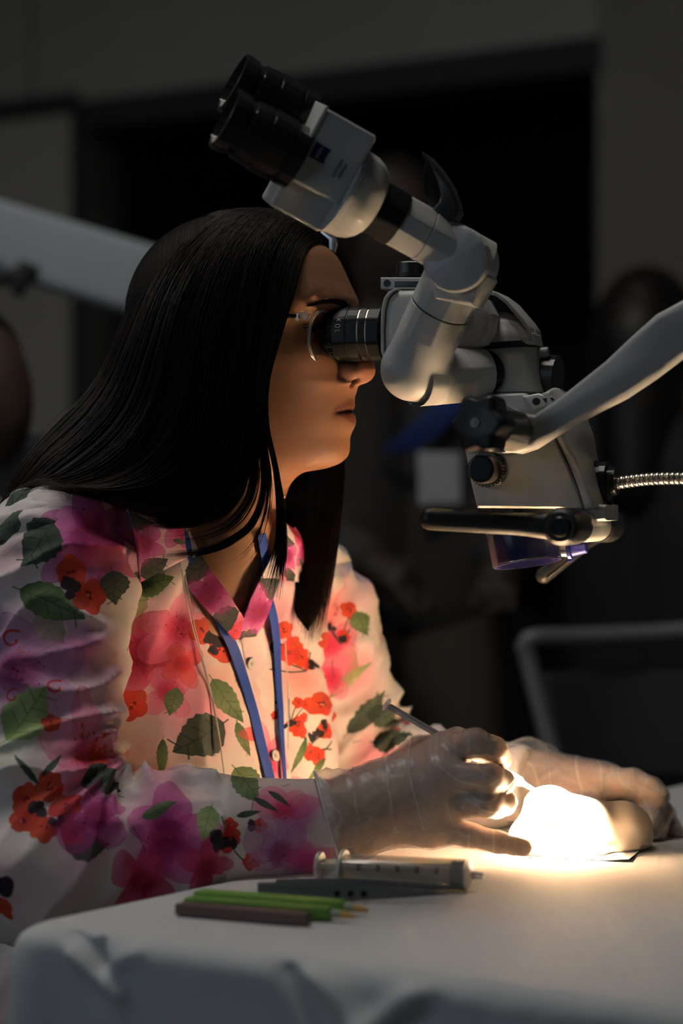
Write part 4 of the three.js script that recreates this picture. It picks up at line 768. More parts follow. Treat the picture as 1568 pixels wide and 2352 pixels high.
// motifs as seen: [kind, x, y, size, ...]; sizes in pixels of the photograph
const MOTIFS = [
  ['wash', 60, 1500, 130, 'mauve', 0.55], ['wash', 220, 1560, 120, 'pink', 0.3], ['wash', 170, 1500, 70, 'magenta', 0.4], ['wash', 150, 1420, 60, 'mauve', 0.3], ['wash', 40, 1700, 90, '170,180,150', 0.4], ['wash', 640, 1420, 90, 'pink', 0.35], ['wash', 430, 1640, 130, 'pink', 0.4], ['wash', 800, 1540, 80, 'pink', 0.45], ['wash', 520, 1560, 80, 'peach', 0.35], ['wash', 380, 1790, 100, 'pink', 0.3], ['wash', 760, 1400, 80, 'red', 0.35], ['wash', 690, 1560, 80, 'red', 0.3], ['wash', 860, 1740, 70, 'pink', 0.5],
  ['flower', 40, 1540, 105, 'mauve', 5], ['flower', 205, 1225, 95, 'magenta', 5, 0.9], ['flower', 255, 1290, 62, 'crimson', 4], ['flower', 335, 1510, 100, 'crimson', 5, 2.2], ['flower', 405, 1445, 78, 'pink', 5], ['flower', 385, 1590, 62, 'pink', 4], ['flower', 415, 1525, 46, 'red', 4],
  ['flower', 205, 1745, 80, 'pink', 5], ['splash', 222, 1735, 62], ['splash', 330, 1240, 55], ['wash', 300, 1280, 70, 'mauve', 0.4],
  ['leaf', 88, 1250, 128, 92, 2.2, 0], ['leaf', 120, 1385, 165, 80, 0.45, 1], ['leaf', 62, 1640, 150, 110, -0.9, 2], ['leaf', 262, 1350, 80, 60, 1.5, 0], ['leaf', 232, 1800, 105, 70, 0.2, 0], ['leaf', 195, 1945, 120, 60, 0.1, 0], ['leaf', 345, 1338, 95, 52, -0.3, 1], ['leaf', 512, 1612, 125, 52, 0.95, 1], ['leaf', 455, 1695, 130, 100, 2.6, 0], ['leaf', 372, 1742, 90, 26, 1.6, 1], ['leaf', 395, 1612, 66, 44, 1.8, 1], ['leaf', 565, 1800, 90, 60, 0.9, 1], ['leaf', 548, 1700, 86, 22, 1.2, 1],
  ['bloom', 165, 1312, 40], ['bloom', 205, 1368, 46], ['dark', 160, 1352, 36], ['bloom', 302, 1618, 40], ['bloom', 456, 1448, 34], ['bloom', 505, 1490, 34], ['dark', 486, 1466, 28], ['dark', 478, 1500, 22], ['curl', 32, 1472, 26], ['curl', 128, 1582, 24], ['curl', 30, 1600, 20], ['bloom', 118, 1660, 24],
  ['bloom', 62, 1832, 40], ['bloom', 112, 1808, 36], ['bloom', 150, 1858, 38], ['bloom', 52, 1885, 36], ['bloom', 100, 1905, 34], ['dark', 86, 1860, 30], ['dark', 128, 1890, 24], ['bloom', 165, 1915, 30], ['leaf', 120, 1760, 70, 16, -0.9, 0], ['leaf', 60, 1770, 80, 14, -2.2, 0], ['cluster', 570, 1945, 66], ['cluster', 690, 1500, 70], ['cluster', 700, 1700, 70], ['bloom', 655, 1500, 30], ['bloom', 730, 1620, 30], ['cluster', 660, 1640, 40], ['cluster', 780, 1440, 60],
  ['flower', 215, 1880, 70, 'magenta', 4], ['flower', 385, 1925, 100, 'magenta', 5], ['flower', 470, 1985, 60, 'crimson', 4], ['flower', 320, 2010, 70, 'crimson', 4], ['flower', 655, 1870, 66, 'pink', 4, 3.6, 3], ['flower', 650, 1965, 76, 'mauve', 4, 2.9, 3], ['wash', 690, 1960, 60, 'magenta', 0.5], ['wash', 690, 1870, 50, 'magenta', 0.4], ['leaf', 365, 1868, 90, 26, -0.4, 1], ['leaf', 472, 1890, 85, 50, 1.9, 2], ['leaf', 610, 1850, 66, 16, 0.5, 0], ['leaf', 570, 1870, 60, 15, -0.2, 0], ['leaf', 640, 1835, 60, 14, 0.6, 0], ['dark', 500, 1930, 34],
  ['leaf', 832, 1432, 60, 44, 1.2, 1], ['leaf', 800, 1560, 120, 30, -0.8, 2], ['leaf', 885, 1648, 80, 44, 0.1, 0], ['leaf', 895, 1702, 90, 50, -0.1, 0], ['leaf', 680, 1735, 90, 16, 1.9, 1], ['leaf', 720, 1770, 70, 16, 2.2, 1], ['flower', 590, 1690, 40, 'red', 4], ['flower', 760, 1560, 54, 'pink', 4], ['flower', 560, 1400, 40, 'pink', 4], ['flower', 640, 1300, 40, 'magenta', 4], ['wash', 640, 1300, 60, 'magenta', 0.5],
];
function clothPrint(field, uv, U0, V0, W, H, size, seed, extra) {
  const rnd = rngOf(seed), ppm = size / W;
  return canvasTexture(size, Math.round(size * H / W), (c, w, h) => {
    c.fillStyle = '#e8dcd7'; c.fillRect(0, 0, w, h);
    const A = painter(c, size, 0, 0, rnd), at = (p) => { const q = uv(p.x, p.y, p.z); return [(q[0] - U0) * ppm, h - (q[1] - V0) * ppm]; };
    for (let i = 0; i < 26; i++) A.wash(rnd() * w, rnd() * h, (0.02 + 0.03 * rnd()) * ppm, ['pink', 'mauve', 'peach', 'pink'][i % 4], 0.12);
    extra?.(A, w, h, ppm, rnd);
    for (const [kind, px, py, s, ...rest] of MOTIFS) {
      const hit = meet(field, px, py, 1.7, 2.45); if (!hit) continue;
      const o = at(hit), m = -hit.z / K * ppm, e1 = meet(field, px + 6, py, 1.7, 2.45), e2 = meet(field, px, py + 6, 1.7, 2.45);
      if (o[0] < -200 || o[0] > w + 200) continue;
      c.save();
      let A4 = [m, 0, 0, m];
      if (e1 && e2) { const a = at(e1), b = at(e2); A4 = [(a[0] - o[0]) / 6, (a[1] - o[1]) / 6, (b[0] - o[0]) / 6, (b[1] - o[1]) / 6]; const lim = Math.max(...A4.map(Math.abs)) / m; if (lim > 3.2) A4 = A4.map((q) => q * 3.2 / lim); }
      c.transform(...A4, o[0], o[1]);
      const r = s;
      if (kind === 'leaf') A.leaf(0, 0, r, rest[0], rest[1], rest[2]); else if (kind === 'wash') A.wash(0, 0, r, ...rest); else A[kind](0, 0, r, ...rest);
      c.restore();
    }
    for (let i = 0; i < 30; i++) { const x = rnd() * w, y = rnd() * h; A.stem(x, y, x + (rnd() - 0.5) * 0.05 * ppm, y + (rnd() - 0.3) * 0.07 * ppm, (rnd() - 0.5) * 0.5, 0.0009 * ppm, rnd() < 0.6 ? '70,84,60' : '120,40,44'); }
  });
}
const scatter = (n) => (A, w, h, ppm, rnd) => { for (let i = 0; i < n; i++) { const x = rnd() * w, y = rnd() * h, r = (0.018 + 0.02 * rnd()) * ppm; [() => A.flower(x, y, r, ['pink', 'magenta', 'mauve'][i % 3]), () => A.leaf(x, y, r * 2, r * 1.1, rnd() * 6, i % 3), () => A.cluster(x, y, r * 0.9), () => A.splash(x, y, r * 0.8)][i % 4](); } };
const uvOf = { R: armUV(sleeveBones.R), L: armUV(sleeveBones.L) };
const allShirt = (x, y, z) => Math.min(shirtTorso(x, y, z), sleeveFields.R(x, y, z), sleeveFields.L(x, y, z));
const weave = dataTexture(128, 128, (a, b, x, y) => 128 + 55 * Math.sin(x * Math.PI / 2) + 45 * Math.sin(y * Math.PI / 2) + 25 * noise.noise(x * 0.2, y * 1.5, 3), { repeat: [10, 10] });
const clothMat = (map) => new THREE.MeshPhysicalMaterial({ map, roughness: 0.8, bumpMap: weave, bumpScale: 0.0001, sheen: 0.3, sheenRoughness: 0.6, side: THREE.DoubleSide });
// geometry uv in metres becomes 0..1 of the painted piece
const fit = (geo, U0, V0, W, H) => { const u = geo.attributes.uv; for (let i = 0; i < u.count; i++) u.setXY(i, (u.getX(i) - U0) / W, (u.getY(i) - V0) / H); return geo; };
const shirt = sub('shirt', woman, 'white shirt with a watercolour print of pink and red flowers and green leaves');
const fold = (a, sharp = 1.6) => Math.pow(1 - Math.abs(a), sharp);
let torsoCloth, vneck;
{
  // --- body of the shirt, open at the neck
  const vb = meet(shirtTorso, 545, 1452), vl = meet(shirtTorso, 440, 1290), vr = meet(shirtTorso, 585, 1290) || P(585, 1290, 2.16);
  const sOf = (x, z) => (x - vb.x) * RT.x + (z - vb.z) * RT.z;
  const sl = sOf(vl.x, vl.z), sr = sOf(vr.x, vr.z), yl = vl.y - vb.y;
  vneck = (x, y, z) => { const s = sOf(x, z), t = (y - vb.y) / yl, lo = t * Math.max(sr, -0.10), hi = t * sl; const f = (x - vb.x) * FT.x + (z - vb.z) * FT.z; return Math.max(Math.min(s, 9) - Math.max(sl * t, sr * t), Math.min(sl * t, sr * t) - s, vb.y - y, -(f + 0.2)); };
  const neckHole = (x, y, z) => bone(P(548, 960, 2.15), P(468, 1235, 2.212), 0.05, 0.069)(x, y, z);
  const f = (x, y, z) => {
    let d = shirtTorso(x, y, z);
    const skin = skinTorso(x, y, z);
    d = Math.max(d, -Math.max(vneck(x, y, z), -0.03 - skin + 0.0));          // the open front
    return Math.max(d, -neckHole(x, y, z), P(0, 2480, 2.2).y - y);
  };
  const U0 = -0.32, V0 = 0.5, W = 0.64, H = 0.64;
  const g = skinOf(f, v(-0.44, 0.48, -2.5), v(0.1, 1.1, -1.98), 0.0042, { uv: torsoUV, slack: 2 });
  displace(g, (x, y, z, a, b) => {
    if (vneck(x, y, z) < 0.004) return 0;
    const arm = Math.min(sleeveFields.R(x, y, z), sleeveFields.L(x, y, z));
    const drape = 0.0075 * fold(noise.noise(a * 17 + 3, b * 4.5, 5)) + 0.004 * noise.noise(a * 38 - b * 16, b * 9, 2) + 0.001 * noise.noise(a * 90, b * 60, 9) - 0.002;
    const gather = 0.011 * sstep(0.06, 0.0, arm) * noise.noise(a * 25 + b * 50, b * 22 - a * 30, 3);
    return drape * sstep(1.06, 1.0, y) + gather;
  });
  torsoCloth = clothMat(clothPrint(shirtTorso, torsoUV, U0, V0, W, H, 2048, 11, scatter(14)));
  part('shirt_body', fit(g, U0, V0, W, H), torsoCloth, shirt);
  // --- sleeves
  for (const k of ['R', 'L']) {
    const b = sleeveBones[k], end = b[3], dir = end.clone().sub(b[2]).normalize(), near = k === 'R';
    const stop = near ? P(752, 1900, 2.033) : P(1215, 1803, 2.288);
    const sf = (x, y, z) => Math.max(sleeveFields[k](x, y, z), (x - stop.x) * dir.x + (y - stop.y) * dir.y + (z - stop.z) * dir.z, near ? -9 : -9);
    const lo = v(1e9, 1e9, 1e9), hi = v(-1e9, -1e9, -1e9); for (const q of b) { lo.min(q); hi.max(q); } lo.subScalar(0.09); hi.addScalar(0.09);
    const sg = skinOf(sf, lo, hi, near ? 0.0036 : 0.0045, { uv: uvOf[k] });
    const elbowAt = near ? J.elbowR : J.elbowL, sh = near ? J.shoulderR : J.shoulderL;
    displace(sg, (x, y, z, a, s) => {
      const de = Math.hypot(x - elbowAt.x, y - elbowAt.y, z - elbowAt.z), ds = Math.hypot(x - sh.x, y - sh.y, z - sh.z), dc = (x - stop.x) * dir.x + (y - stop.y) * dir.y + (z - stop.z) * dir.z;
      const n1 = fold(noise.noise(a * 9 + s * 11, s * 17 - a * 6, 1.5), 1.8), n2 = fold(noise.noise(a * 16 - s * 20, s * 26 + a * 5, 8.5), 2.2);
      const lng = fold(noise.noise(a * 26 + 7, s * 5, 4), 1.7);
      let d = 0.015 * (n1 - 0.55) * (0.55 + 0.8 * sstep(0.17, 0.05, de)) + 0.008 * (n2 - 0.5) + 0.005 * (lng - 0.6) * sstep(-0.03, -0.12, dc) * sstep(0.1, 0.2, ds) + 0.0012 * noise.noise(a * 80, s * 80, 6);
      d *= sstep(-0.0, -0.03, dc) * sstep(0.02, 0.08, ds) * 1 + 0.12;
      // the cuff: a firm band with a seam
      if (near) { const c = -dc; d = lerp(d, 0.0016 + 0.0006 * noise.noise(a * 40, s * 30, 1), sstep(0.098, 0.09, c)); d -= 0.0022 * Math.exp(-(((c - 0.094) / 0.0022) ** 2)); }
      return d;
    });
    const U = -0.2, Vv = -0.08, WW = 0.4, HH = near ? 0.66 : 0.66;
    const m = clothMat(clothPrint(sleeveFields[k], uvOf[k], U, Vv, WW, HH, near ? 1240 : 800, near ? 21 : 22, scatter(near ? 6 : 16)));
    part('sleeve', fit(sg, U, Vv, WW, HH), m, shirt);
  }
}
// --- collar, laid on the shirt: two leaves and the stand behind the neck
function leafOn(field, quad, lift, thick, n = 16, curl = () => 0) {
  const [a, b, c, d] = quad;                                             // corners in order, measured; optional depth
  return sheet((u, w) => {
    const px = lerp(lerp(a[0], b[0], u), lerp(d[0], c[0], u), w), py = lerp(lerp(a[1], b[1], u), lerp(d[1], c[1], u), w);
    const p = meet(field, px, py, 1.8, 2.4) || P(px, py, lerp(lerp(a[2], b[2], u), lerp(d[2], c[2], u), w));
    return p.addScaledVector(grad(field, p.x, p.y, p.z, 0.012), lift + curl(u, w));
  }, n, n, thick, [0.14, 0.16]);
}
{
  const collarCloth = clothMat(torsoCloth.map.clone()); collarCloth.map.offset.set(0.18, 0.33); collarCloth.map.needsUpdate = true;
  const under = (x, y, z) => Math.min(shirtTorso(x, y, z), skinTorso(x, y, z) - 0.004);
  part('collar', leafOn(under, [[262, 1150, 2.1], [392, 1188, 2.12], [412, 1286, 2.1], [300, 1330, 2.08]], 0.009, 0.0016, 22, (u, w) => 0.006 * Math.sin(w * 3) * (1 - u) + 0.008 * u * (1 - w) + 0.003 * sstep(0.75, 1, w)), collarCloth, shirt);
  part('collar', leafOn(under, [[620, 1180, 2.2], [655, 1215, 2.2], [690, 1340, 2.22], [640, 1330, 2.16]], 0.008, 0.0016, 18, (u, w) => 0.004 * Math.sin(w * 5)), collarCloth, shirt);
  // the turned-back front edges beside the opening
  part('front_edge', band(under, [[398, 1200, 0.022], [436, 1300, 0.026], [480, 1360, 0.024], [520, 1410, 0.02], [548, 1450, 0.016]], 0.006, 0.0014, 6, 50), collarCloth, shirt);
  part('front_edge', band(under, [[640, 1245, 0.02], [612, 1330, 0.03], [585, 1400, 0.032], [562, 1455, 0.022]], 0.006, 0.0014, 6, 40), collarCloth, shirt);
  const stand = sheet((u, w) => { const a = lerp(1.1, 5.3, u), c = P(472, 1205, 2.217), o = v(Math.cos(a) * 0.066, (w - 0.5) * 0.036 + 0.012 - 0.02 * Math.cos(a), Math.sin(a) * 0.066).multiplyScalar(1 + 0.05 * w); return c.add(o); }, 40, 6, 0.0016, [0.3, 0.1]);
  part('collar_stand', stand, collarCloth, shirt);
  // placket with its buttons
  const pm = clothMat(torsoCloth.map.clone()); pm.map.offset.set(0.4, 0.1); pm.map.needsUpdate = true;
  part('placket', band(shirtTorso, [[572, 1452, 0.03], [585, 1540, 0.031], [602, 1640, 0.031], [628, 1760, 0.031], [648, 1860, 0.031], [660, 1960, 0.031]], 0.0045, 0.0018, 8, 90), pm, shirt);
  const pearl = mat([0.75, 0.7, 0.66], 0.2, { clearcoat: 1, clearcoatRoughness: 0.1, iridescence: 0.7, iridescenceIOR: 1.5 });
  for (const [px, py] of [[566, 1524], [621, 1738]]) {
    const p = meet(shirtTorso, px, py), n = grad(shirtTorso, p.x, p.y, p.z, 3e-3); p.addScaledVector(n, 0.0045);
    const bt = sub('button', shirt, 'small pearly button');
    part('disc', turned(p, n, [[0, 0], [0, 0.0052], [0.0012, 0.0056], [0.0022, 0.0052], [0.0018, 0.0038], [0.0014, 0.0015], [0.0014, 0]], 32), pearl, bt);
    for (const [i, j] of [[1, 0], [-1, 0], [0, 1], [0, -1]]) { const X = v(0, 1, 0).cross(n).normalize(), Yv = n.clone().cross(X), q = p.clone().addScaledVector(X, i * 0.0014).addScaledVector(Yv, j * 0.0014).addScaledVector(n, 0.0012); part('thread_hole', rod(q, q.clone().addScaledVector(n, 0.0006), 0.0005, 0.0005, 0.1, 8), mat([0.05, 0.04, 0.04], 0.8), bt); }
  }
}
// ================= the gloves =================
{
  const crease = (a, b, m) => { const n = (p, q, s) => noise.noise(a * p + s, b * q, s), r = 1 - Math.abs(n(7, 2.2, 1.3)), r2 = 1 - Math.abs(n(3, 9, 4.7)), keep = sstep(-0.15, 0.35, n(3, 3, 6.2)); return (Math.pow(r, m) * keep + Math.pow(r2, m * 1.4) * (1 - keep) * 0.8) + 0.12 * n(30, 26, 8.1) + 0.1 * n(80, 70, 3.3); };
  const film = dataTexture(512, 512, (a, b) => clamp(70 + 130 * crease(a, b, 14), 0, 255));
  const veil = dataTexture(512, 512, (a, b) => clamp(92 + 90 * crease(a, b, 26), 0, 255));
  const gm = mat([0.78, 0.74, 0.7], 0.32, { transparent: true, alphaMap: veil, bumpMap: film, bumpScale: 0.0016, side: THREE.DoubleSide, clearcoat: 0.15 });
  const make = (h, wristAt, toHand, cuffLen, loose, label, centre) => {
    const f = (x, y, z) => {
      let d = h.field(x, y, z) - 0.0012;
      const t = (x - wristAt.x) * toHand.x + (y - wristAt.y) * toHand.y + (z - wristAt.z) * toHand.z;       // negative up the arm
      d -= loose * sstep(0.012, -cuffLen * 0.8, t) + 0.0012 * (fold(noise.noise(x * 45 + y * 20, y * 60, z * 45), 3) - 0.3) * sstep(0.09, 0.02, t);
      return Math.max(d, -cuffLen - t + 0.003 * noise.noise(y * 60, z * 60, 3));
    };
    const U = (x, y, z) => [(x - wristAt.x) / 0.16, (y - wristAt.y + (z - wristAt.z) * 0.6) / 0.16];
    const g = skinOf(f, h.lo.clone().add(v(-0.01, -0.01, -0.01)), h.hi.clone().add(v(0.01, 0.01, 0.01)), 0.0024, { uv: U, slack: 2 });
    displace(g, (x, y, z) => { const t = (x - wristAt.x) * toHand.x + (y - wristAt.y) * toHand.y + (z - wristAt.z) * toHand.z, k = sstep(0.03, -0.02, t); return k * 0.0034 * (Math.pow(1 - Math.abs(noise.noise(t * 70 + y * 16, y * 22, z * 22)), 4) - 0.3) + (1 - k) * 0.0005 * noise.noise(x * 150, y * 150, z * 150); });
    // without the disc that closes the cut wrist
    const p = g.attributes.position, keep = [], ix = g.index.array;
    for (let i = 0; i < ix.length; i += 3) { let m = 0; for (let j = 0; j < 3; j++) { const q = ix[i + j]; m += (p.getX(q) - wristAt.x) * toHand.x + (p.getY(q) - wristAt.y) * toHand.y + (p.getZ(q) - wristAt.z) * toHand.z; } if (m / 3 > -cuffLen + 0.0045) keep.push(ix[i], ix[i + 1], ix[i + 2]); }
    g.setIndex(keep);
    const gl = part('glove', g, gm, woman, label);
    const hem = [];
    const X = v().crossVectors(toHand, v(0, 0, 1)).normalize(), Yv = v().crossVectors(toHand, X);
    for (let i = 0; i < 40; i++) { const a = i / 40 * Math.PI * 2; const o = wristAt.clone().addScaledVector(toHand, -cuffLen + 0.0045), dir = X.clone().multiplyScalar(Math.cos(a)).addScaledVector(Yv, Math.sin(a)); let r = 0.09; for (let s = 0; s < 60; s++) { const q = o.clone().addScaledVector(dir, r), d = f(q.x, q.y, q.z + 0); const d2 = h.field(q.x, q.y, q.z) - loose - 0.001; if (d2 < 0.0005) break; r -= d2 * 0.8; } hem.push(o.addScaledVector(dir, r)); }
    part('rolled_hem', tube(hem, 0.0014, 120, 8, true), mat([0.8, 0.77, 0.72], 0.35, { transparent: true, opacity: 0.75 }), gl);
    // finger nails under the film are left to the skin
  };
  make(RH, P(812, 1874, 2.034), P(1000, 1820, 2.036).sub(P(812, 1874, 2.034)).normalize(), 0.026, 0.0075, 'thin translucent glove with a wrinkled cuff');
  make(LH, P(1252, 1803, 2.305), P(1390, 1800, 2.26).sub(P(1252, 1803, 2.305)).normalize(), 0.022, 0.009, 'thin translucent glove with a wrinkled cuff');
}
// ================= hair =================
{
  const rnd = rngOf(5), R = (a, b) => a + (b - a) * rnd();
  // streaks along the strands
  const streak = dataTexture(256, 64, (a, b, x, y) => clamp(128 + 60 * noise.noise(x * 0.9, y * 0.05, 1) + 60 * noise.noise(x * 0.37, y * 0.03, 5), 0, 255), { repeat: [10, 1] });
  const hairMat = mat([0.006, 0.0042, 0.0034], 0.55, { specularIntensity: 0.32, anisotropy: 0.6, anisotropyRotation: Math.PI / 2, bumpMap: streak, bumpScale: 0.0012, side: THREE.DoubleSide });
  const strandMat = mat([1, 1, 1], 0.46, { vertexColors: true, specularIntensity: 0.32 });
  const hair = sub('hair', woman, 'long straight black-brown hair falling over the shoulder');
  // guides from the parting to the tip: measured place and distance from the camera; ordered from the face to the back
  const body = (x, y, z) => Math.min(shirtTorso(x, y, z), sleeveFields.R(x, y, z), skinTorso(x, y, z));
  const near = [
    [[750, 553, 2.13], [722, 559, 2.1], [698, 586, 2.082], [678, 652, 2.067], [650, 745, 2.057], [624, 830, 2.052], [612, 905, 2.05], [616, 985, 2.052], [634, 1065, 2.06], [648, 1150, 2.068], [655, 1250, 2.075], [650, 1320, 2.08], [642, 1390, 2.085]],
    [[722, 520, 2.135], [690, 530, 2.1], [655, 590, 2.076], [630, 690, 2.062], [606, 830, 2.052], [594, 920, 2.05], [596, 1010, 2.05], [606, 1080, 2.054], [604, 1150, 2.06], [576, 1212, 2.06], [520, 1252, 2.06], [450, 1272, 2.06], [370, 1280, 2.06]],
    [[705, 505, 2.14], [668, 515, 2.1], [625, 585, 2.072], [598, 700, 2.058], [580, 840, 2.05], [574, 940, 2.05], [572, 1010, 2.05], [556, 1080, 2.052], [520, 1140, 2.056], [470, 1172, 2.056], [410, 1184, 2.056], [350, 1184, 2.056], [300, 1172, 2.05]],
    [[680, 492, 2.145], [635, 505, 2.1], [580, 580, 2.068], [545, 710, 2.054], [524, 850, 2.048], [515, 960, 2.046], [500, 1040, 2.046], [470, 1098, 2.046], [430, 1138, 2.044], [380, 1160, 2.042], [330, 1166, 2.04], [285, 1158, 2.036], [240, 1145, 2.03]],
    [[655, 484, 2.15], [600, 498, 2.105], [530, 580, 2.068], [480, 710, 2.052], [450, 850, 2.044], [432, 960, 2.042], [408, 1030, 2.04], [370, 1080, 2.038], [320, 1112, 2.036], [270, 1126, 2.034], [215, 1128, 2.03], [160, 1120, 2.03], [110, 1120, 2.035]],
    [[630, 480, 2.155], [560, 492, 2.11], [480, 570, 2.076], [415, 690, 2.058], [375, 830, 2.052], [348, 930, 2.05], [310, 1000, 2.05], [262, 1050, 2.052], [210, 1085, 2.055], [160, 1105, 2.06], [110, 1122, 2.07], [60, 1150, 2.08], [10, 1190, 2.09]],
    [[610, 478, 2.16], [525, 488, 2.125], [430, 560, 2.1], [360, 670, 2.085], [310, 800, 2.078], [268, 900, 2.078], [222, 965, 2.08], [172, 1015, 2.085], [120, 1060, 2.09], [75, 1105, 2.1], [35, 1150, 2.11], [0, 1200, 2.12], [-40, 1260, 2.13]],
    [[595, 477, 2.17], [500, 487, 2.155], [405, 548, 2.15], [330, 655, 2.145], [277, 765, 2.145], [238, 858, 2.145], [190, 925, 2.145], [130, 985, 2.15], [75, 1045, 2.15], [35, 1110, 2.15], [5, 1180, 2.15], [-40, 1260, 2.15], [-80, 1350, 2.15]],
    [[590, 480, 2.2], [490, 492, 2.2], [402, 552, 2.2], [332, 660, 2.2], [282, 770, 2.2], [246, 865, 2.2], [200, 935, 2.2], [142, 998, 2.2], [90, 1060, 2.2], [50, 1130, 2.2], [20, 1210, 2.2], [-20, 1300, 2.2], [-60, 1400, 2.2]],
  ].map((g) => new THREE.CatmullRomCurve3(g.map((q) => P(...q)), false, 'centripetal'));
  const far = [
    [[742, 545, 2.15], [752, 575, 2.2], [756, 640, 2.215], [758, 760, 2.225], [768, 880, 2.225], [780, 990, 2.225], [784, 1080, 2.22], [778, 1160, 2.21], [768, 1260, 2.205], [752, 1370, 2.2], [736, 1480, 2.2]],
    [[720, 522, 2.16], [728, 580, 2.215], [730, 700, 2.23], [735, 850, 2.235], [742, 980, 2.235], [744, 1080, 2.23], [742, 1170, 2.215], [738, 1270, 2.21], [730, 1360, 2.205], [722, 1430, 2.2], [712, 1490, 2.2]],
    [[690, 500, 2.17], [690, 580, 2.23], [690, 720, 2.24], [692, 880, 2.245], [698, 1000, 2.245], [702, 1090, 2.24], [704, 1180, 2.225], [702, 1270, 2.22], [700, 1340, 2.21], [694, 1400, 2.21], [688, 1450, 2.205]],
    [[640, 490, 2.2], [620, 600, 2.25], [615, 760, 2.26], [625, 920, 2.26], [640, 1040, 2.25], [655, 1110, 2.245], [662, 1180, 2.235], [664, 1240, 2.225], [664, 1290, 2.22], [662, 1330, 2.22], [660, 1370, 2.22]],
  ].map((g) => new THREE.CatmullRomCurve3(g.map((q) => P(...q)), false, 'centripetal'));
  const between = (G, s, t) => { const x = clamp(s, 0, 1) * (G.length - 1), i = Math.min(Math.floor(x), G.length - 2), k = x - i; return G[i].getPoint(t).lerp(G[i + 1].getPoint(t), k); };
  // keep hair outside the shirt it rests on
  const rest = (p, gap) => { for (let i = 0; i < 3; i++) { const d = body(p.x, p.y, p.z); if (d < gap && p.y < P(0, 1090, 2.1).y) p.addScaledVector(grad(body, p.x, p.y, p.z, 3e-3), gap - d); } return p; };
  // scalp cap
  const capC = HF.world(v(-0.028, 0.02, 0));
  const cap = (x, y, z) => { const [f, u, l] = toHead(x, y, z); let d = ball({ x: -0.03, y: 0.022, z: 0 }, 0.091, 0.0905, 0.08)(f, u, l); const fr = 0.036 + 0.036 * sstep(0.068, 0.095, u) + 0.02 * sstep(0.0, 0.06, -l) * 0; return smax(d, (f - fr) * 0.8, 0.01); };
  part('scalp_hair', skinOf(cap, capC.clone().subScalar(0.16), capC.clone().addScalar(0.16), 0.004, { uv: (x, y, z) => [x * 3, y] }), hairMat, hair);
  // sheets of hair under the strands
  const SH = near.length - 1;
  const main = sheet((a, t) => { const s = lerp(1.95 / SH, 1, a); const p = between(near, s, t * 0.97); const c = HF.world(v(-0.03, 0.0, 0)), inward = c.clone().sub(p).setY(0).normalize(); p.addScaledVector(inward, 0.010 * sstep(0.0, 0.15, t)); return rest(p, 0.003); }, 60, 70, 0.004, [1, 1]);
  part('hair_sheet', main, hairMat, hair);
  const front = sheet((a, t) => { const s = lerp(0.12 / SH, 2 / SH, a); const p = between(near, s, t * 0.44); const inward = HF.world(v(-0.03, 0, 0)).sub(p).setY(0).normalize(); return p.addScaledVector(inward, 0.006 * sstep(0, 0.15, t)); }, 24, 40, 0.004, [0.3, 1]);
  part('hair_sheet', front, hairMat, hair);
  part('hair_sheet', sheet((a, t) => { const p = between(far, a, t * 0.93), c = HF.world(v(-0.03, 0, 0)), inward = c.sub(p).setY(0).normalize(); return p.addScaledVector(inward, 0.006 * sstep(0, 0.2, t)); }, 30, 50, 0.004, [0.4, 1]), hairMat, hair);
  // strands: fine three-sided tubes
  const pos = [], nor = [], col = [], idx = [];
  const strand = (pts, r0, tone) => {
    const n = pts.length, b = pos.length / 3;
    for (let i = 0; i < n; i++) {
      const t = pts[Math.min(i + 1, n - 1)].clone().sub(pts[Math.max(i - 1, 0)]).normalize(), u = v().crossVectors(t, v(0.3, 0.1, 1)).normalize(), w = v().crossVectors(t, u), r = r0 * (i > n * 0.75 ? Math.max(0.12, (n - 1 - i) / (n * 0.25)) : 1);
      for (let k = 0; k < 3; k++) { const a = k / 3 * Math.PI * 2, d = u.clone().multiplyScalar(Math.cos(a)).addScaledVector(w, Math.sin(a)); pos.push(pts[i].x + d.x * r, pts[i].y + d.y * r, pts[i].z + d.z * r); nor.push(d.x, d.y, d.z); { const w = 1 + 1.8 * sstep(0.6, 1, i / n); col.push(tone[0] * w, tone[1] * w * 0.97, tone[2] * w * 0.9); } }
      if (i < n - 1) for (let k = 0; k < 3; k++) { const k2 = (k + 1) % 3, q = b + i * 3; idx.push(q + k, q + k2, q + 3 + k2, q + k, q + 3 + k2, q + 3 + k); }
    }
  };
  const flush = (name, label) => { const g = new THREE.BufferGeometry(); g.setAttribute('position', new THREE.Float32BufferAttribute(pos, 3)); g.setAttribute('normal', new THREE.Float32BufferAttribute(nor, 3)); g.setAttribute('color', new THREE.Float32BufferAttribute(col, 3)); g.setIndex(idx.slice()); const m = part(name, g, strandMat, hair, label); m.userData.kind = 'stuff'; pos.length = nor.length = col.length = idx.length = 0; };
  const tone = () => { const k = Math.exp(R(-0.5, 0.55)); return [0.0095 * k, 0.006 * k, 0.0044 * k]; };
  const grow = (G, s, end, spread, r, seg = 22, start = 0) => {
    const pts = [], ph = R(0, 9), off = R(-1, 1) * spread, off2 = R(-1, 1) * spread, w = R(0.3, 1);
    for (let i = 0; i <= seg; i++) {
      const t = start + (end - start) * i / seg, p = between(G, s, t), k = sstep(0, 0.3, t);
      p.x += k * (off * 0.6 + 0.0016 * w * noise.noise(t * 5, ph, s * 20)); p.y += k * off2 * 0.5; p.z += k * (off2 + 0.0016 * w * noise.noise(t * 5, ph + 5, s * 20));
      rest(p, 0.004); pts.push(p);
    }
    strand(pts, r, tone());
  };
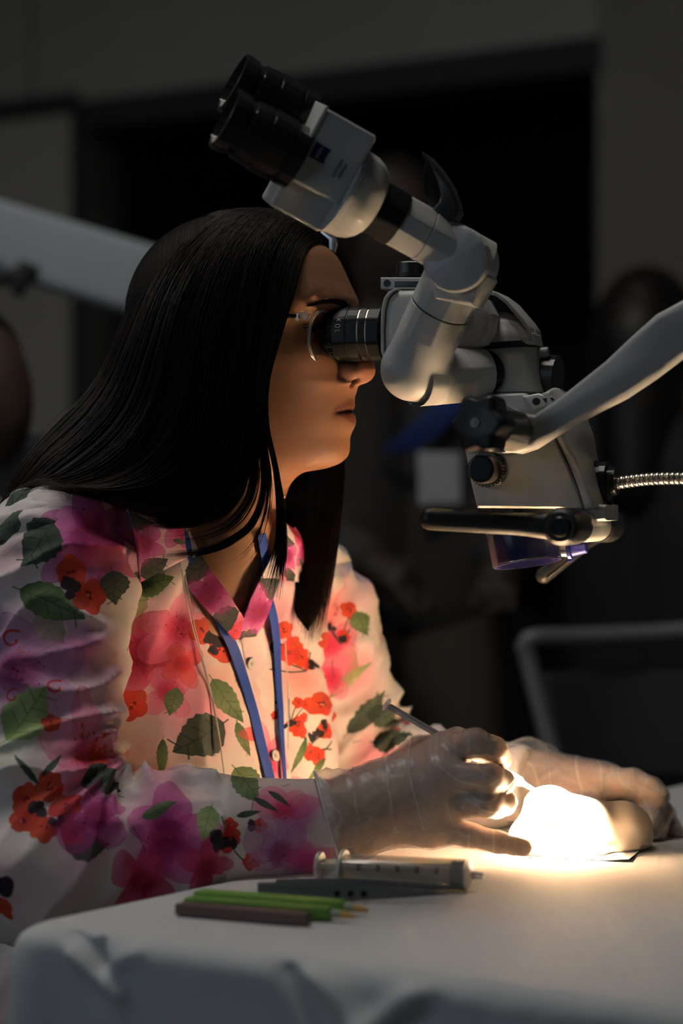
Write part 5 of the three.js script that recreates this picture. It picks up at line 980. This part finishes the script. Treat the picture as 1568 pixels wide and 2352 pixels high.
  for (let i = 0; i < 4200; i++) grow(near, lerp(2.08 / SH, 1, Math.pow(rnd(), 0.9)), R(0.86, 1.0), 0.006, R(0.00028, 0.0005));
  for (let i = 0; i < 1300; i++) grow(near, R(0.0, 2.2) / SH, R(0.4, 0.5), 0.003, R(0.00026, 0.00045), 16);
  for (let i = 0; i < 700; i++) grow(near, R(-0.02, 0.5) / SH, R(0.36, 0.47), 0.002, R(0.00026, 0.00042), 16);
  flush('strands');
  // separate locks beside the face and on the neck
  for (const [c, w, n, e0, e1] of [[0.07, 0.13, 260, 0.84, 1], [1.02, 0.09, 140, 0.9, 1], [1.8, 0.22, 330, 0.85, 1], [0.55, 0.3, 40, 0.6, 0.95], [1.4, 0.2, 50, 0.7, 1]]) for (let i = 0; i < n; i++) { const q = R(-1, 1) * R(0.3, 1); grow(near, clamp(c + q * w, 0, 9) / SH, R(e0, e1), 0.002, R(0.00026, 0.00042), 30, 0.3); }
  flush('lock');
  for (let i = 0; i < 900; i++) grow(far, rnd(), R(0.85, 1), 0.006, R(0.00028, 0.00045), 18);
  flush('strands');
  // loose single hairs
  for (let i = 0; i < 90; i++) { const s = R(0.1, 1); grow(near, s, R(0.7, 1), R(0.008, 0.02), 0.00018, 24); }
  for (let i = 0; i < 0; i++) { const t = rnd(), f0 = HF.world(v(0.05 + 0.004 * rnd(), lerp(0.062, 0.094, t), lerp(0.047, 0.026, t))); let q = [0, 0.35, 0.7, 1].map((k) => { const p = f0.clone().addScaledVector(HF.X, k * R(0.008, 0.016) * (0.4 + t)).add(v(0, -k * R(0.006, 0.022), 0)); for (let m = 0; m < 3; m++) { const d = headWorld(p.x, p.y, p.z); p.addScaledVector(grad(headWorld, p.x, p.y, p.z), 0.0006 - d); } return p; }); strand(q, 0.00014, tone()); }
  flush('loose_hair');
  // eyebrows and lashes, lying on the face
  for (const s of [1, -1]) {
    for (let i = 0; i < 260; i++) {
      const t = rnd(), al = lerp(0.011, 0.05, t), u0 = 0.0235 + 0.008 * Math.sin(t * 2.3) - 0.004 * t + R(-1, 1) * 0.0028 * (1 - t * 0.6);
      const place = (l, u) => { let f = 0.1; for (let k = 0; k < 60; k++) { const d = headField(f, u, s * l); if (d < 2e-4) break; f -= Math.max(d * 0.7, 2e-4); } return HF.world(v(f + 0.0004, u, s * l)); };
      const q = [0, 0.5, 1].map((k) => place(al + k * R(0.003, 0.006), u0 + k * lerp(0.003, -0.001, t)));
      strand(q, 0.00022, [0.02, 0.012, 0.009]);
    }
    for (let i = 0; i < 60; i++) { const t = i / 59, l = lerp(0.019, 0.044, t), bow = Math.sin(t * Math.PI), o = HF.world(v(EYE_AT[0] + Math.sqrt(Math.max(0, 0.0136 ** 2 - (l - 0.0315) ** 2)), EYE_AT[1] + 0.0018 * bow, s * l)); const d = v(0.006, -0.001 + 0.002 * bow, s * (t - 0.45) * 0.008); const w = HF.X.clone().multiplyScalar(d.x).add(v(0, d.y, 0)).addScaledVector(HF.Z, d.z); strand([o, o.clone().addScaledVector(w, 0.6).add(v(0, -0.0006, 0)), o.clone().add(w).add(v(0, 0.001, 0))], 0.00018, [0.01, 0.008, 0.007]); }
  }
  flush('eyebrows_and_lashes');
}
// ================= what she wears and holds =================
{
  // clear-rimmed glasses with dark temples
  const clear = mat([0.86, 0.8, 0.72], 0.12, { transmission: 0.75, thickness: 0.002, ior: 1.49, clearcoat: 0.5 }), dark = mat([0.03, 0.028, 0.03], 0.4), lensM = mat([1, 1, 1], 0.02, { transmission: 1, thickness: 0, ior: 1.5 }), gold = mat([0.7, 0.6, 0.45], 0.25, { metalness: 1 });
  const g = thing('eyeglasses', 'clear-rimmed eyeglasses with dark temples on the woman, against the eyepiece', 'glasses', HF.origin, YAW);
  for (const s of [1, -1]) {
    const c = v(0.069, -0.0015, s * 0.0345), rim = [], N = 48;
    for (let i = 0; i < N; i++) { const a = i / N * Math.PI * 2, ca = Math.cos(a), sa = Math.sin(a), e = 0.82; const l = Math.sign(ca) * Math.pow(Math.abs(ca), e) * 0.0245, u = Math.sign(sa) * Math.pow(Math.abs(sa), e) * 0.0225 + (sa < 0 ? 0 : 0); rim.push(v(c.x + 0.002 - l * l * 5.5 - l * 0.11 + u * 0.06, c.y + u, c.z + s * l)); }
    const fr = sub('front', g);
    part('rim', tube(rim, 0.0014, 96, 10, true), clear, fr);
    const f = new THREE.BufferGeometry(), pp = [c.clone().add(v(0.002, 0, 0)), ...rim], ii = []; for (let i = 0; i < N; i++) ii.push(0, 1 + i, 1 + (i + 1) % N); f.setAttribute('position', new THREE.Float32BufferAttribute(pp.flatMap((p) => [p.x, p.y, p.z]), 3)); f.setIndex(ii); f.computeVertexNormals();
    part('lens', f, lensM, fr);
    part('hinge', slab([[0.052, 0.010], [0.0645, 0.011], [0.067, 0.0165], [0.064, 0.019], [0.052, 0.017]], s * 0.062 - 0.003, s * 0.062 + 0.003, 0.0012), clear, fr);
    part('pin', rod(v(0.058, 0.0155, s * 0.0655), v(0.058, 0.0125, s * 0.0655), 0.0008, 0.0008, 0.1, 8), gold, fr);
    part('temple', tube([v(0.054, 0.0148, s * 0.064), v(0.03, 0.0155, s * 0.069), v(-0.02, 0.0155, s * 0.073), v(-0.06, 0.008, s * 0.072), v(-0.075, -0.012, s * 0.068)], (t) => lerp(0.0018, 0.0022, t), 40, 8), dark, g);
  }
  part('bridge', tube([v(0.0755, 0.003, 0.0105), v(0.0935, 0.012, 0.004), v(0.0935, 0.012, -0.004), v(0.0755, 0.003, -0.0105)], 0.0015, 24, 8), clear, g);
}
{
  // blue lanyard with a badge, half hidden by the forearm
  const ribbon = mat([0.01, 0.055, 0.36], 0.65, { sheen: 0.12, sheenRoughness: 0.4, sheenColor: new THREE.Color(0.1, 0.2, 0.6), side: THREE.DoubleSide });
  ribbon.bumpMap = dataTexture(64, 64, (a, b, x, y) => 128 + 90 * Math.sin(y * Math.PI / 4) , { repeat: [1, 8] }); ribbon.bumpScale = 0.0003;
  const on = (x, y, z) => Math.min(shirtTorso(x, y, z) - 0.004, skinTorso(x, y, z));
  const g = thing('lanyard', 'blue ribbon lanyard hanging in two strands over the floral shirt', 'lanyard', v(0, 0, 0));
  part('ribbon', band(on, [[392, 1180, 0.013], [404, 1208, 0.013], [428, 1260, 0.0125], [468, 1342, 0.011], [500, 1412, 0.0085], [528, 1482, 0.0115], [548, 1540, 0.0125], [572, 1620, 0.0125], [592, 1700, 0.0125], [612, 1780, 0.0125], [626, 1840, 0.0125]], 0.0035, 0.0009, 4, 110), ribbon, g);
  part('ribbon', band(on, [[594, 1225, 0.009], [602, 1280, 0.010], [612, 1350, 0.0105], [624, 1440, 0.0105], [630, 1520, 0.0095], [634, 1600, 0.0085], [640, 1700, 0.006], [645, 1770, 0.0045], [648, 1835, 0.004]], 0.0045, 0.0009, 4, 110), ribbon, g);
  const b = thing('name_badge', 'dark name badge with a pale top edge on thin clear cords, tucked behind the forearm', 'badge', v(0, 0, 0));
  const A = meet(on, 508, 1826).add(v(0.006, 0.002, 0.012)), B = meet(on, 612, 1840).add(v(0.006, 0, 0.012)), dn = v(0.012, -0.075, 0.012);
  part('card', sheet((u, w) => A.clone().lerp(B, u).addScaledVector(dn, w), 4, 4, 0.0012), mat([0.05, 0.06, 0.07], 0.3), b);
  part('top_edge', sheet((u, w) => A.clone().lerp(B, u).add(v(0, 0.001, 0.001)).addScaledVector(dn, w * 0.055), 4, 2, 0.0018), mat([0.85, 0.78, 0.6], 0.3), b);
  const cord = mat([0.62, 0.56, 0.5], 0.35);
  for (const list of [[[412, 1310], [425, 1390], [445, 1470], [470, 1560], [492, 1660], [506, 1750], [513, 1824]], [[420, 1322], [438, 1420], [462, 1520], [484, 1610], [500, 1700], [512, 1790], [517, 1824]], [[648, 1470], [653, 1540], [656, 1620], [656, 1720]]]) {
    const pts = list.map(([px, py]) => { const p = meet(on, px, py); return p.addScaledVector(grad(on, p.x, p.y, p.z, 3e-3), 0.003); });
    part('cord', tube(pts, 0.00055, 60, 6), cord, b);
  }
}
// the small syringe in her right hand
{
  const plastic = mat([0.9, 0.88, 0.85], 0.18, { transmission: 0.55, thickness: 0, ior: 1.45 }), rodM = mat([0.82, 0.8, 0.77], 0.3, { transmission: 0.35, thickness: 0 }), ink = mat([0.03, 0.03, 0.03], 0.5);
  const a = P(886, 1618, 2.056), tip = P(1236, 1820, 2.092), d = tip.clone().sub(a), len = d.length(); d.normalize();
  const g = thing('small_syringe', 'slim clear syringe held in the gloved right hand, its nozzle at the pale model', 'syringe', v(0, 0, 0));
  const e = (t) => a.clone().addScaledVector(d, t);
  part('thumb_rest', turned(a, d, [[0, 0], [0, 0.0055], [0.0006, 0.0062], [0.0014, 0.0062], [0.002, 0.0055], [0.002, 0]], 32), rodM, g);
  const cross = [0, Math.PI / 2].map((r) => { const b = new THREE.BoxGeometry(0.0056, len * 0.5, 0.0009); b.rotateY(r + 0.5); b.translate(0, len * 0.25, 0); b.applyQuaternion(turnTo(d)); b.translate(a.x, a.y, a.z); return b; });
  part('plunger', merge(cross), rodM, g);
  const s0 = len * 0.42, s1 = len * 0.9;
  part('barrel', turned(e(s0), d, [[0, 0.0036], [0, 0.0044], [s1 - s0 - 0.004, 0.0044], [s1 - s0, 0.0026], [s1 - s0 + 0.002, 0.0022], [len - s0 - 0.008, 0.002], [len - s0, 0.0014], [len - s0, 0.0008]], 32), plastic, g);
  part('finger_flange', turned(e(s0 - 0.0005), d, [[0, 0.0036], [0, 0.0085], [0.0014, 0.0085], [0.0014, 0.0036]], 32), plastic, g);
  part('stopper', turned(e(len * 0.5), d, [[0, 0], [0, 0.0036], [0.004, 0.0036], [0.006, 0.001], [0.006, 0]], 24), ink, g);
  const marks = []; for (let i = 0; i < 22; i++) { const b = new THREE.CylinderGeometry(0.00446, 0.00446, 0.0003, 12, 1, true, -0.4 + 3.6, i % 5 ? 0.5 : 0.9); b.applyQuaternion(turnTo(d)); const o = e(s0 + 0.012 + i * 0.0022); b.translate(o.x, o.y, o.z); marks.push(b); }
  part('scale_marks', merge(marks), ink, g);
}
// the pale practice model under the light, on a thin white sheet
{
  const f0 = joined([ball(P(1258, 1850, 2.115), 0.021, 0.0175, 0.024), ball(P(1228, 1925, 2.115), 0.0235, 0.021, 0.03), bone(P(1275, 1893, 2.125), P(1330, 1900, 2.13), 0.031, 0.0265), bone(P(1330, 1900, 2.13), P(1425, 1905, 2.145), 0.0255, 0.0235), ball(P(1300, 1940, 2.115), 0.04, 0.024, 0.034), ball(P(1430, 1893, 2.15), 0.024, 0.02, 0.03), ball(P(1452, 1920, 2.155), 0.0185, 0.0215, 0.026), ball(P(1380, 1935, 2.14), 0.04, 0.026, 0.03)], 0.007);
  const f = (x, y, z) => smax(f0(x, y, z), TABLE_Y + 0.0012 - y, 0.003) + 0.0004 * noise.noise(x * 60, y * 60, z * 60);
  const c = P(1330, 1900, 2.12);
  const silicone = mat([0.66, 0.52, 0.4], 0.45, { sheen: 0.2 });
  solo('practice_model', skinOf(f, v(c.x - 0.1, TABLE_Y - 0.01, c.z - 0.09), v(c.x + 0.11, TABLE_Y + 0.09, c.z + 0.09), 0.0022), silicone, 'pale lobed silicone practice model glowing under the microscope light', 'model');
  const s = sheet((u, w) => { const o = P(1365, 1950, 2.125).setY(TABLE_Y + 0.0016); o.addScaledVector(SF.X, (u - 0.62) * 0.1).addScaledVector(SF.Z, (w - 0.5) * 0.105); o.y += 0.001 * sstep(0.86, 1, u) * sstep(0.6, 1, w); return o; }, 14, 12, 0.0006);
  solo('paper_sheet', s, mat([0.8, 0.8, 0.8], 0.6, { side: THREE.DoubleSide }), 'thin white sheet lying under the pale practice model', 'paper');
}
// ================= on the near side of the table =================
const onTable = (px, py, up = 0) => { const d = K * (EYE - TABLE_Y - up) / (py - CY); return P(px, py, d); };
{
  // large syringe lying on the cloth
  const clear = mat([0.92, 0.88, 0.82], 0.12, { transmission: 0.8, thickness: 0, ior: 1.45, side: THREE.DoubleSide }), frost = mat([0.85, 0.82, 0.76], 0.3, { transmission: 0.4, thickness: 0 }), black = mat([0.012, 0.012, 0.014], 0.5), ink = mat([0.04, 0.03, 0.03], 0.6);
  const r = 0.0128, a = onTable(735, 2034).setY(TABLE_Y + r + 0.001), b = onTable(1072, 2050).setY(TABLE_Y + r + 0.001), d = b.clone().sub(a), len = d.length(); d.normalize();
  const g = thing('large_syringe', 'large clear syringe with a black stopper lying on the white cloth', 'syringe', v(0, 0, 0));
  const e = (t) => a.clone().addScaledVector(d, t);
  part('barrel', turned(e(0.018), d, [[0, r - 0.0012], [0, r], [len - 0.02, r], [len - 0.018, r - 0.001], [len - 0.018, r - 0.0022], [len - 0.02, r - 0.0012], [0, r - 0.0012]], 48), clear, g);
  const q = turnTo(d);
  const fl = (t, w, name) => { const s = new THREE.Shape(); s.absellipse(0, 0, w, r + 0.001, 0, Math.PI * 2); const x = new THREE.ExtrudeGeometry(s, { depth: 0.0022, bevelEnabled: true, bevelSize: 0.0006, bevelThickness: 0.0006, bevelSegments: 2, curveSegments: 32 }); x.rotateX(-Math.PI / 2); x.rotateY(Math.PI / 2 + 0.35); x.applyQuaternion(q); const o = e(t); x.translate(o.x, o.y, o.z); part(name, x, frost, g); };
  fl(0.018, 0.0175, 'finger_flange'); fl(-0.001, 0.0125, 'thumb_rest');
  part('plunger', merge([0, Math.PI / 2].map((t) => { const x = new THREE.BoxGeometry(0.018, len - 0.012, 0.0012); x.rotateY(t + 0.6); x.translate(0, (len - 0.012) / 2, 0); x.applyQuaternion(q); x.translate(a.x, a.y, a.z); return x; })), frost, g);
  part('stopper', turned(e(len - 0.0115), d, [[0, 0], [0, r - 0.0014], [0.002, r - 0.0012], [0.0025, r - 0.002], [0.006, r - 0.002], [0.0065, r - 0.0012], [0.008, r - 0.0014], [0.0105, 0.003], [0.011, 0]], 40), black, g);
  part('end_cap', turned(e(len), d, [[0, 0.004], [0, r], [0.0012, r], [0.004, 0.006], [0.0042, 0.0034], [0.013, 0.0026], [0.013, 0.0015]], 40), frost, g);
  part('scale_marks', merge(Array.from({ length: 24 }, (_, i) => { const x = new THREE.CylinderGeometry(r + 0.0001, r + 0.0001, i % 5 ? 0.0004 : 0.0007, 16, 1, true, 0.3, i % 5 ? 0.35 : 0.6); x.rotateY(Math.PI * 0.9); x.applyQuaternion(q); const o = e(0.03 + i * (len - 0.045) / 24); x.translate(o.x, o.y, o.z); return x; })), ink, g);
  ['50', '40', '30', '20', '10'].forEach((t, i) => { const x = new THREE.CylinderGeometry(r + 0.00015, r + 0.00015, 0.006, 12, 1, true, -0.25, 0.5); const m = lettering(t, 64, 64, '#1c1614'); const o = e(0.036 + i * (len - 0.045) * 5 / 24); x.rotateY(Math.atan2(v(0, 0.35, 1).applyQuaternion(q.clone().invert()).x, v(0, 0.35, 1).applyQuaternion(q.clone().invert()).z)); x.applyQuaternion(q); x.translate(o.x, o.y, o.z); part('print', x, m, g); });
}
{
  // two pairs of tweezers, one lying across the other
  const steel = mat([0.16, 0.16, 0.155], 0.5, { metalness: 0.3 }), holeM = mat([0.005, 0.005, 0.005], 0.9);
  const tweezers = (px0, py0, px1, py1, lift, holes, label, wide) => {
    const a = onTable(px0, py0), b = onTable(px1, py1), d = b.clone().sub(a), L = d.length(), turn = Math.atan2(-d.z, d.x);
    const g = thing('tweezers', label, 'tweezers', v(a.x, TABLE_Y + lift, a.z), turn);
    const wd = curve1([[0, wide], [0.35, wide * 1.05], [0.6, wide * 0.8], [0.85, wide * 0.36], [1, wide * 0.1]]), gap = curve1([[0, 0.0003], [0.15, 0.0026], [0.5, 0.0042], [0.8, 0.0028], [1, 0.0003]]);
    for (const s of [1, -1]) {                                      // lying on edge: the broad sides stand upright
      const arm = sheet((u, w) => v(u * L, wide * 1.05 + (w - 0.5) * 2 * wd(u), s * (gap(u) + 0.0006)), 50, 6, -s * 0.0012);
      const am = part('arm', arm, steel, g);
      if (holes) for (const t of [0.42, 0.49, 0.56]) { const z = s * (gap(t) + 0.0006), y = wide * 1.05 - wd(t) * 0.1; part('hole', rod(v(t * L, y, z - 0.0021), v(t * L, y, z + 0.0021), 0.0024, 0.0024, 0.05, 20), holeM, am); }
    }
    part('joint', new RoundedBoxGeometry(0.012, wide * 1.9, 0.0046, 2, 0.0008).translate(0.006, wide * 1.05, 0), steel, g);
  };
  tweezers(592, 2068, 1030, 2074, 0.001, true, 'dark steel tweezers with round holes in the arms, lying nearest the green sticks', 0.0062);
  tweezers(634, 2052, 1056, 2056, 0.001, false, 'plain dark steel tweezers lying nearest the large syringe', 0.005);
}
{
  // green plastic-handled sticks in a row, with brushes of tan bristle
  const green = (k) => mat([0.13 * k, 0.30 * k, 0.035 * k], 0.45), pink = mat([0.13, 0.075, 0.07], 0.5), tan = mat([0.6, 0.32, 0.08], 0.7);
  const put = (px0, py0, px1, py1, r, m, label, lift, tipped) => {
    const a = onTable(px0, py0), b = onTable(px1, py1), d = b.clone().sub(a), L = d.length();
    const g = thing('brush_stick', label, 'stick', v(a.x, TABLE_Y + lift, a.z), Math.atan2(-d.z, d.x), undefined);
    part('handle', slab([[0, -r], [L * 0.02, -r * 1.1], [L * 0.7, -r * 1.15], [L * 0.86, -r * 0.7], [L * 0.86, r * 0.7], [L * 0.7, r * 1.15], [L * 0.02, r * 1.1], [0, r]], 0, r * 1.3, 0.0008).rotateX(-Math.PI / 2), m, g);
    if (tipped) { part('ferrule', rod(v(L * 0.85, r * 0.65, 0), v(L * 0.93, r * 0.65, 0), r * 0.5, r * 0.38), mat([0.3, 0.35, 0.2], 0.4), g); part('bristles', rod(v(L * 0.925, r * 0.65, 0), v(L, r * 0.5, 0), r * 0.42, r * 0.2), tan, g); }
  };
  put(412, 2102, 760, 2132, 0.0066, pink, 'dull pink stick nearest the table edge, beside the green ones', 0.001, false);
  put(432, 2090, 815, 2120, 0.0072, green(1.1), 'green handled brush stick lying beside the dull pink stick', 0.001, true);
  put(455, 2076, 845, 2106, 0.0075, green(1.35), 'green handled brush stick nearest the tweezers, its tan tip reaching farthest', 0.001, true);
}
// ================= behind the table =================
{
  // a second microscope's arm, far and out of focus
  const m = mat([0.42, 0.47, 0.5], 0.5), dark = mat([0.02, 0.02, 0.025], 0.5);
  const g = thing('equipment_arm', 'pale blue-grey equipment arm slanting down behind the woman, dark clamp below it', 'arm', v(0, 0, 0));
  const D = 3.6, a = P(-260, 455, D), b = P(520, 690, D);
  const dir = b.clone().sub(a), L = dir.length(), up = v(-dir.y, dir.x, 0).normalize(), w = 0.122;
  const pts = [[0, -w * 0.42], [L * 0.36, -w * 0.42], [L * 0.4, -w * 0.5], [L, -w * 0.5], [L, w * 0.36], [0, w * 0.36]];
  const s = slab(pts, -0.05, 0.05, 0.012, [], false, 4); s.applyMatrix4(new THREE.Matrix4().makeBasis(dir.clone().normalize(), up, v(0, 0, 1))); s.translate(a.x, a.y, a.z);
  part('beam', s, m, g);
  part('clamp', rod(P(68, 605, D - 0.06), P(36, 680, D - 0.06), 0.016, 0.01), dark, g);
  part('hose', tube([P(-200, 610, D - 0.05), P(0, 640, D - 0.05), P(60, 622, D - 0.05)], 0.012, 20, 8), dark, g);
  part('column', rod(b.clone().setY(0.05), b.clone().add(v(0, 0.1, 0)), 0.045), m, g);
  part('foot', rod(v(b.x, 0, b.z), v(b.x, 0.06, b.z), 0.3), dark, g);
}
{
  // the chair behind the table
  const frameM = mat([0.2, 0.2, 0.21], 0.45, { metalness: 0.3 }), mesh = mat([0.022, 0.023, 0.028], 0.8), D = 3.25;
  const g = thing('mesh_chair', 'empty chair with a grey frame and black mesh back behind the table', 'chair', P(1440, 1480, D).setY(0), 0.12);
  const o = P(1440, 1480, D), q = (px, py, dz = 0) => P(px, py, D).sub(o.clone().setY(0)).add(v(0, 0, dz));
  const loop = [q(1268, 1800, 0.05), q(1235, 1640, 0.02), q(1205, 1500, 0), q(1200, 1474, 0), q(1222, 1464, 0), q(1330, 1462, -0.01), q(1500, 1456, -0.01), q(1640, 1450, 0), q(1668, 1462, 0), q(1664, 1500, 0), q(1650, 1640, 0.02), q(1625, 1800, 0.05)];
  part('frame', tube(loop, 0.0125, 90, 12), frameM, g);
  part('backrest', sheet((u, w) => { const p = q(lerp(1232 + 30 * w, 1640 - 15 * w, u), lerp(1548, 1790, w)); p.z += -0.04 * Math.sin(u * Math.PI) + 0.04 * w; return p; }, 20, 12, 0.012), mesh, g);
  const sy = 0.47; part('seat', new RoundedBoxGeometry(0.5, 0.05, 0.46, 3, 0.02).translate(0.01, sy, 0.28), mesh, g);
  for (const [x, z] of [[-0.22, 0.06], [0.24, 0.06], [-0.22, 0.5], [0.24, 0.5]]) part('leg', rod(v(x, 0, z), v(x, z < 0.1 ? 0.72 : sy - 0.02, z), 0.0125), frameM, g);
}
// people standing and sitting in the dark, well out of focus
function bystander(name, label, at, turn, o) {
  const g = thing(name, label, 'person', at, turn);
  const h = o.height ?? 1.68, S = h / 1.68, B = (x, y, z) => v(x * S, y * S, z * S);
  const arms = o.arms ?? [[[0.17, 1.36, 0], [0.22, 1.1, 0.02], [0.12, 1.02, 0.2]], [[-0.17, 1.36, 0], [-0.22, 1.1, 0.02], [-0.12, 1.02, 0.2]]];
  const handsAt = arms.map((a) => a[2]);
  const head = [ball(B(0, 1.55, 0.01), 0.072, 0.112, 0.092), ball(B(0, 1.52, 0.09), 0.012, 0.02, 0.018), bone(B(0, 1.36, -0.01), B(0, 1.5, 0), 0.052, 0.05)];
  const handBones = arms.flatMap((a) => { const w = B(...a[2]), d = B(...a[2]).sub(B(...a[1])).normalize(), s = v().crossVectors(d, v(0, 1, 0)).normalize(), k = w.clone().addScaledVector(d, 0.08); return [bone(w, k, 0.026, 0.03), ...[-1.5, -0.5, 0.5, 1.5].map((i) => bone(k.clone().addScaledVector(s, i * 0.017), k.clone().addScaledVector(s, i * 0.02).addScaledVector(d, 0.075 - Math.abs(i) * 0.008).add(v(0, -0.02, 0)), 0.009, 0.0075)), bone(w.clone().addScaledVector(d, 0.03), w.clone().addScaledVector(d, 0.085).add(v(0, 0.03, 0)).addScaledVector(s, -0.03), 0.011, 0.009)]; });
  const trunk = [bone(B(0.1, 1.3, 0), B(0.08, 0.95, 0), 0.095, 0.095), bone(B(-0.1, 1.3, 0), B(-0.08, 0.95, 0), 0.095, 0.095), bone(B(0.15, 1.36, 0), B(-0.15, 1.36, 0), 0.06, 0.06)];
  const armB = arms.flatMap((a) => [bone(B(...a[0]), B(...a[1]), 0.05, 0.04), bone(B(...a[1]), B(...a[2]), 0.04, 0.028)]);
  const legs = [1, -1].flatMap((s) => [bone(B(s * 0.09, 0.92, 0), B(s * (o.stance ?? 0.1), 0.5, 0.01), 0.088, 0.058), bone(B(s * (o.stance ?? 0.1), 0.5, 0.01), B(s * (o.stance ?? 0.1), 0.08, -0.01), 0.056, 0.04), bone(B(s * (o.stance ?? 0.1), 0.05, -0.02), B(s * (o.stance ?? 0.1), 0.04, 0.15), 0.045, 0.035)]);
  const whole = joined([...head, ...trunk, ...armB, ...legs], 0.03), handsF = handBones.length ? joined(handBones, 0.006) : null;
  const f = (x, y, z) => Math.min(whole(x, y, z), handsF(x, y, z)), lo = v(-0.5, -0.01, -0.3), hi = v(0.5, 1.75, 0.5);
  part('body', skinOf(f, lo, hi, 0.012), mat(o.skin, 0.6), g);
  part('top', skinOf((x, y, z) => Math.max(joined([...trunk, ...armB], 0.03)(x, y, z) - 0.012, y - 1.42 * S, 0.88 * S - y), lo, hi, 0.014), mat(o.top, 0.85), g);
  part('trousers', skinOf((x, y, z) => Math.max(joined(legs, 0.03)(x, y, z) - 0.014, y - 0.96 * S, 0.07 - y), lo, hi, 0.014), mat(o.trousers, 0.85), g);
  part('hair', skinOf((x, y, z) => { const d = ball(B(0, 1.575, -0.015), 0.084, 0.112, 0.102)(x, y, z), l = o.long ? joined([bone(B(0, 1.55, -0.06), B(0, 1.3, -0.08), 0.075, 0.06)], 0.02)(x, y, z) : 9; return smax(smin(d, l, 0.03), z - (0.05 + 0.3 * Math.max(0, y - 1.6 * S)), 0.02); }, lo, v(0.5, 1.8, 0.5), 0.011), mat(o.hair, 0.5), g);
  for (const s of [1, -1]) part('shoe', skinOf(bone(B(s * (o.stance ?? 0.1), 0.045, -0.04), B(s * (o.stance ?? 0.1), 0.04, 0.17), 0.05, 0.04), v(-0.5, -0.01, -0.3), v(0.5, 0.14, 0.5), 0.012), mat([0.03, 0.03, 0.03], 0.5), g);
  return g;
}
{
  const ground = (px, D) => P(px, 1000, D).setY(0);
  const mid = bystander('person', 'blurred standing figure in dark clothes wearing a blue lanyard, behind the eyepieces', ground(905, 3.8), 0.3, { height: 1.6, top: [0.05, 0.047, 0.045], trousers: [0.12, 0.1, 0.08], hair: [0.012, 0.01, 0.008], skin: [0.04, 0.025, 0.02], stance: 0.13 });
  part('lanyard', sheet((u, w) => v(lerp(0.09, -0.035, w) + (u - 0.5) * 0.06, lerp(1.24, 1.135, w), 0.118 + 0.012 * Math.sin(w * 3)), 3, 10, 0.002), mat([0.02, 0.05, 0.22], 0.6), mid);
  part('badge', sheet((u, w) => v(0.03 + (u - 0.5) * 0.068, lerp(1.135, 1.055, w), 0.125 + 0.008 * w), 3, 4, 0.002), mat([0.5, 0.52, 0.56], 0.5), mid);
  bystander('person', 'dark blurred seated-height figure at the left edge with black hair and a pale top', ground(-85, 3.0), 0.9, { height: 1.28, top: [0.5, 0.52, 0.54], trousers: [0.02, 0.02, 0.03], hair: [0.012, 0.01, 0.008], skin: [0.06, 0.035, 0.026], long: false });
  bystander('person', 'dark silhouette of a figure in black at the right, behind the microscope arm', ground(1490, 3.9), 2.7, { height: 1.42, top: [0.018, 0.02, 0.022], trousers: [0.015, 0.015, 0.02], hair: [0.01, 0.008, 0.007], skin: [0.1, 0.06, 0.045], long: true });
  const dk = mat([0.02, 0.02, 0.026], 0.8);
  // a dark bag-like shape of a chair back between the left figure and the woman
  const c = thing('chair_back', 'dark blurred chair back behind the left shoulder of the woman', 'chair', P(120, 1000, 3.0).setY(0), 0.4);
  part('backrest', new RoundedBoxGeometry(0.4, 0.36, 0.05, 3, 0.02).translate(0, 0.96, 0), dk, c);
  part('seat', new RoundedBoxGeometry(0.42, 0.06, 0.42, 3, 0.02).translate(0, 0.47, 0.2), dk, c);
  for (const [x, z] of [[-0.18, 0], [0.18, 0], [-0.18, 0.38], [0.18, 0.38]]) part('leg', rod(v(x, 0, z), v(x, z ? 0.45 : 0.9, z), 0.014), dk, c);
}
renderer.render(scene, camera);
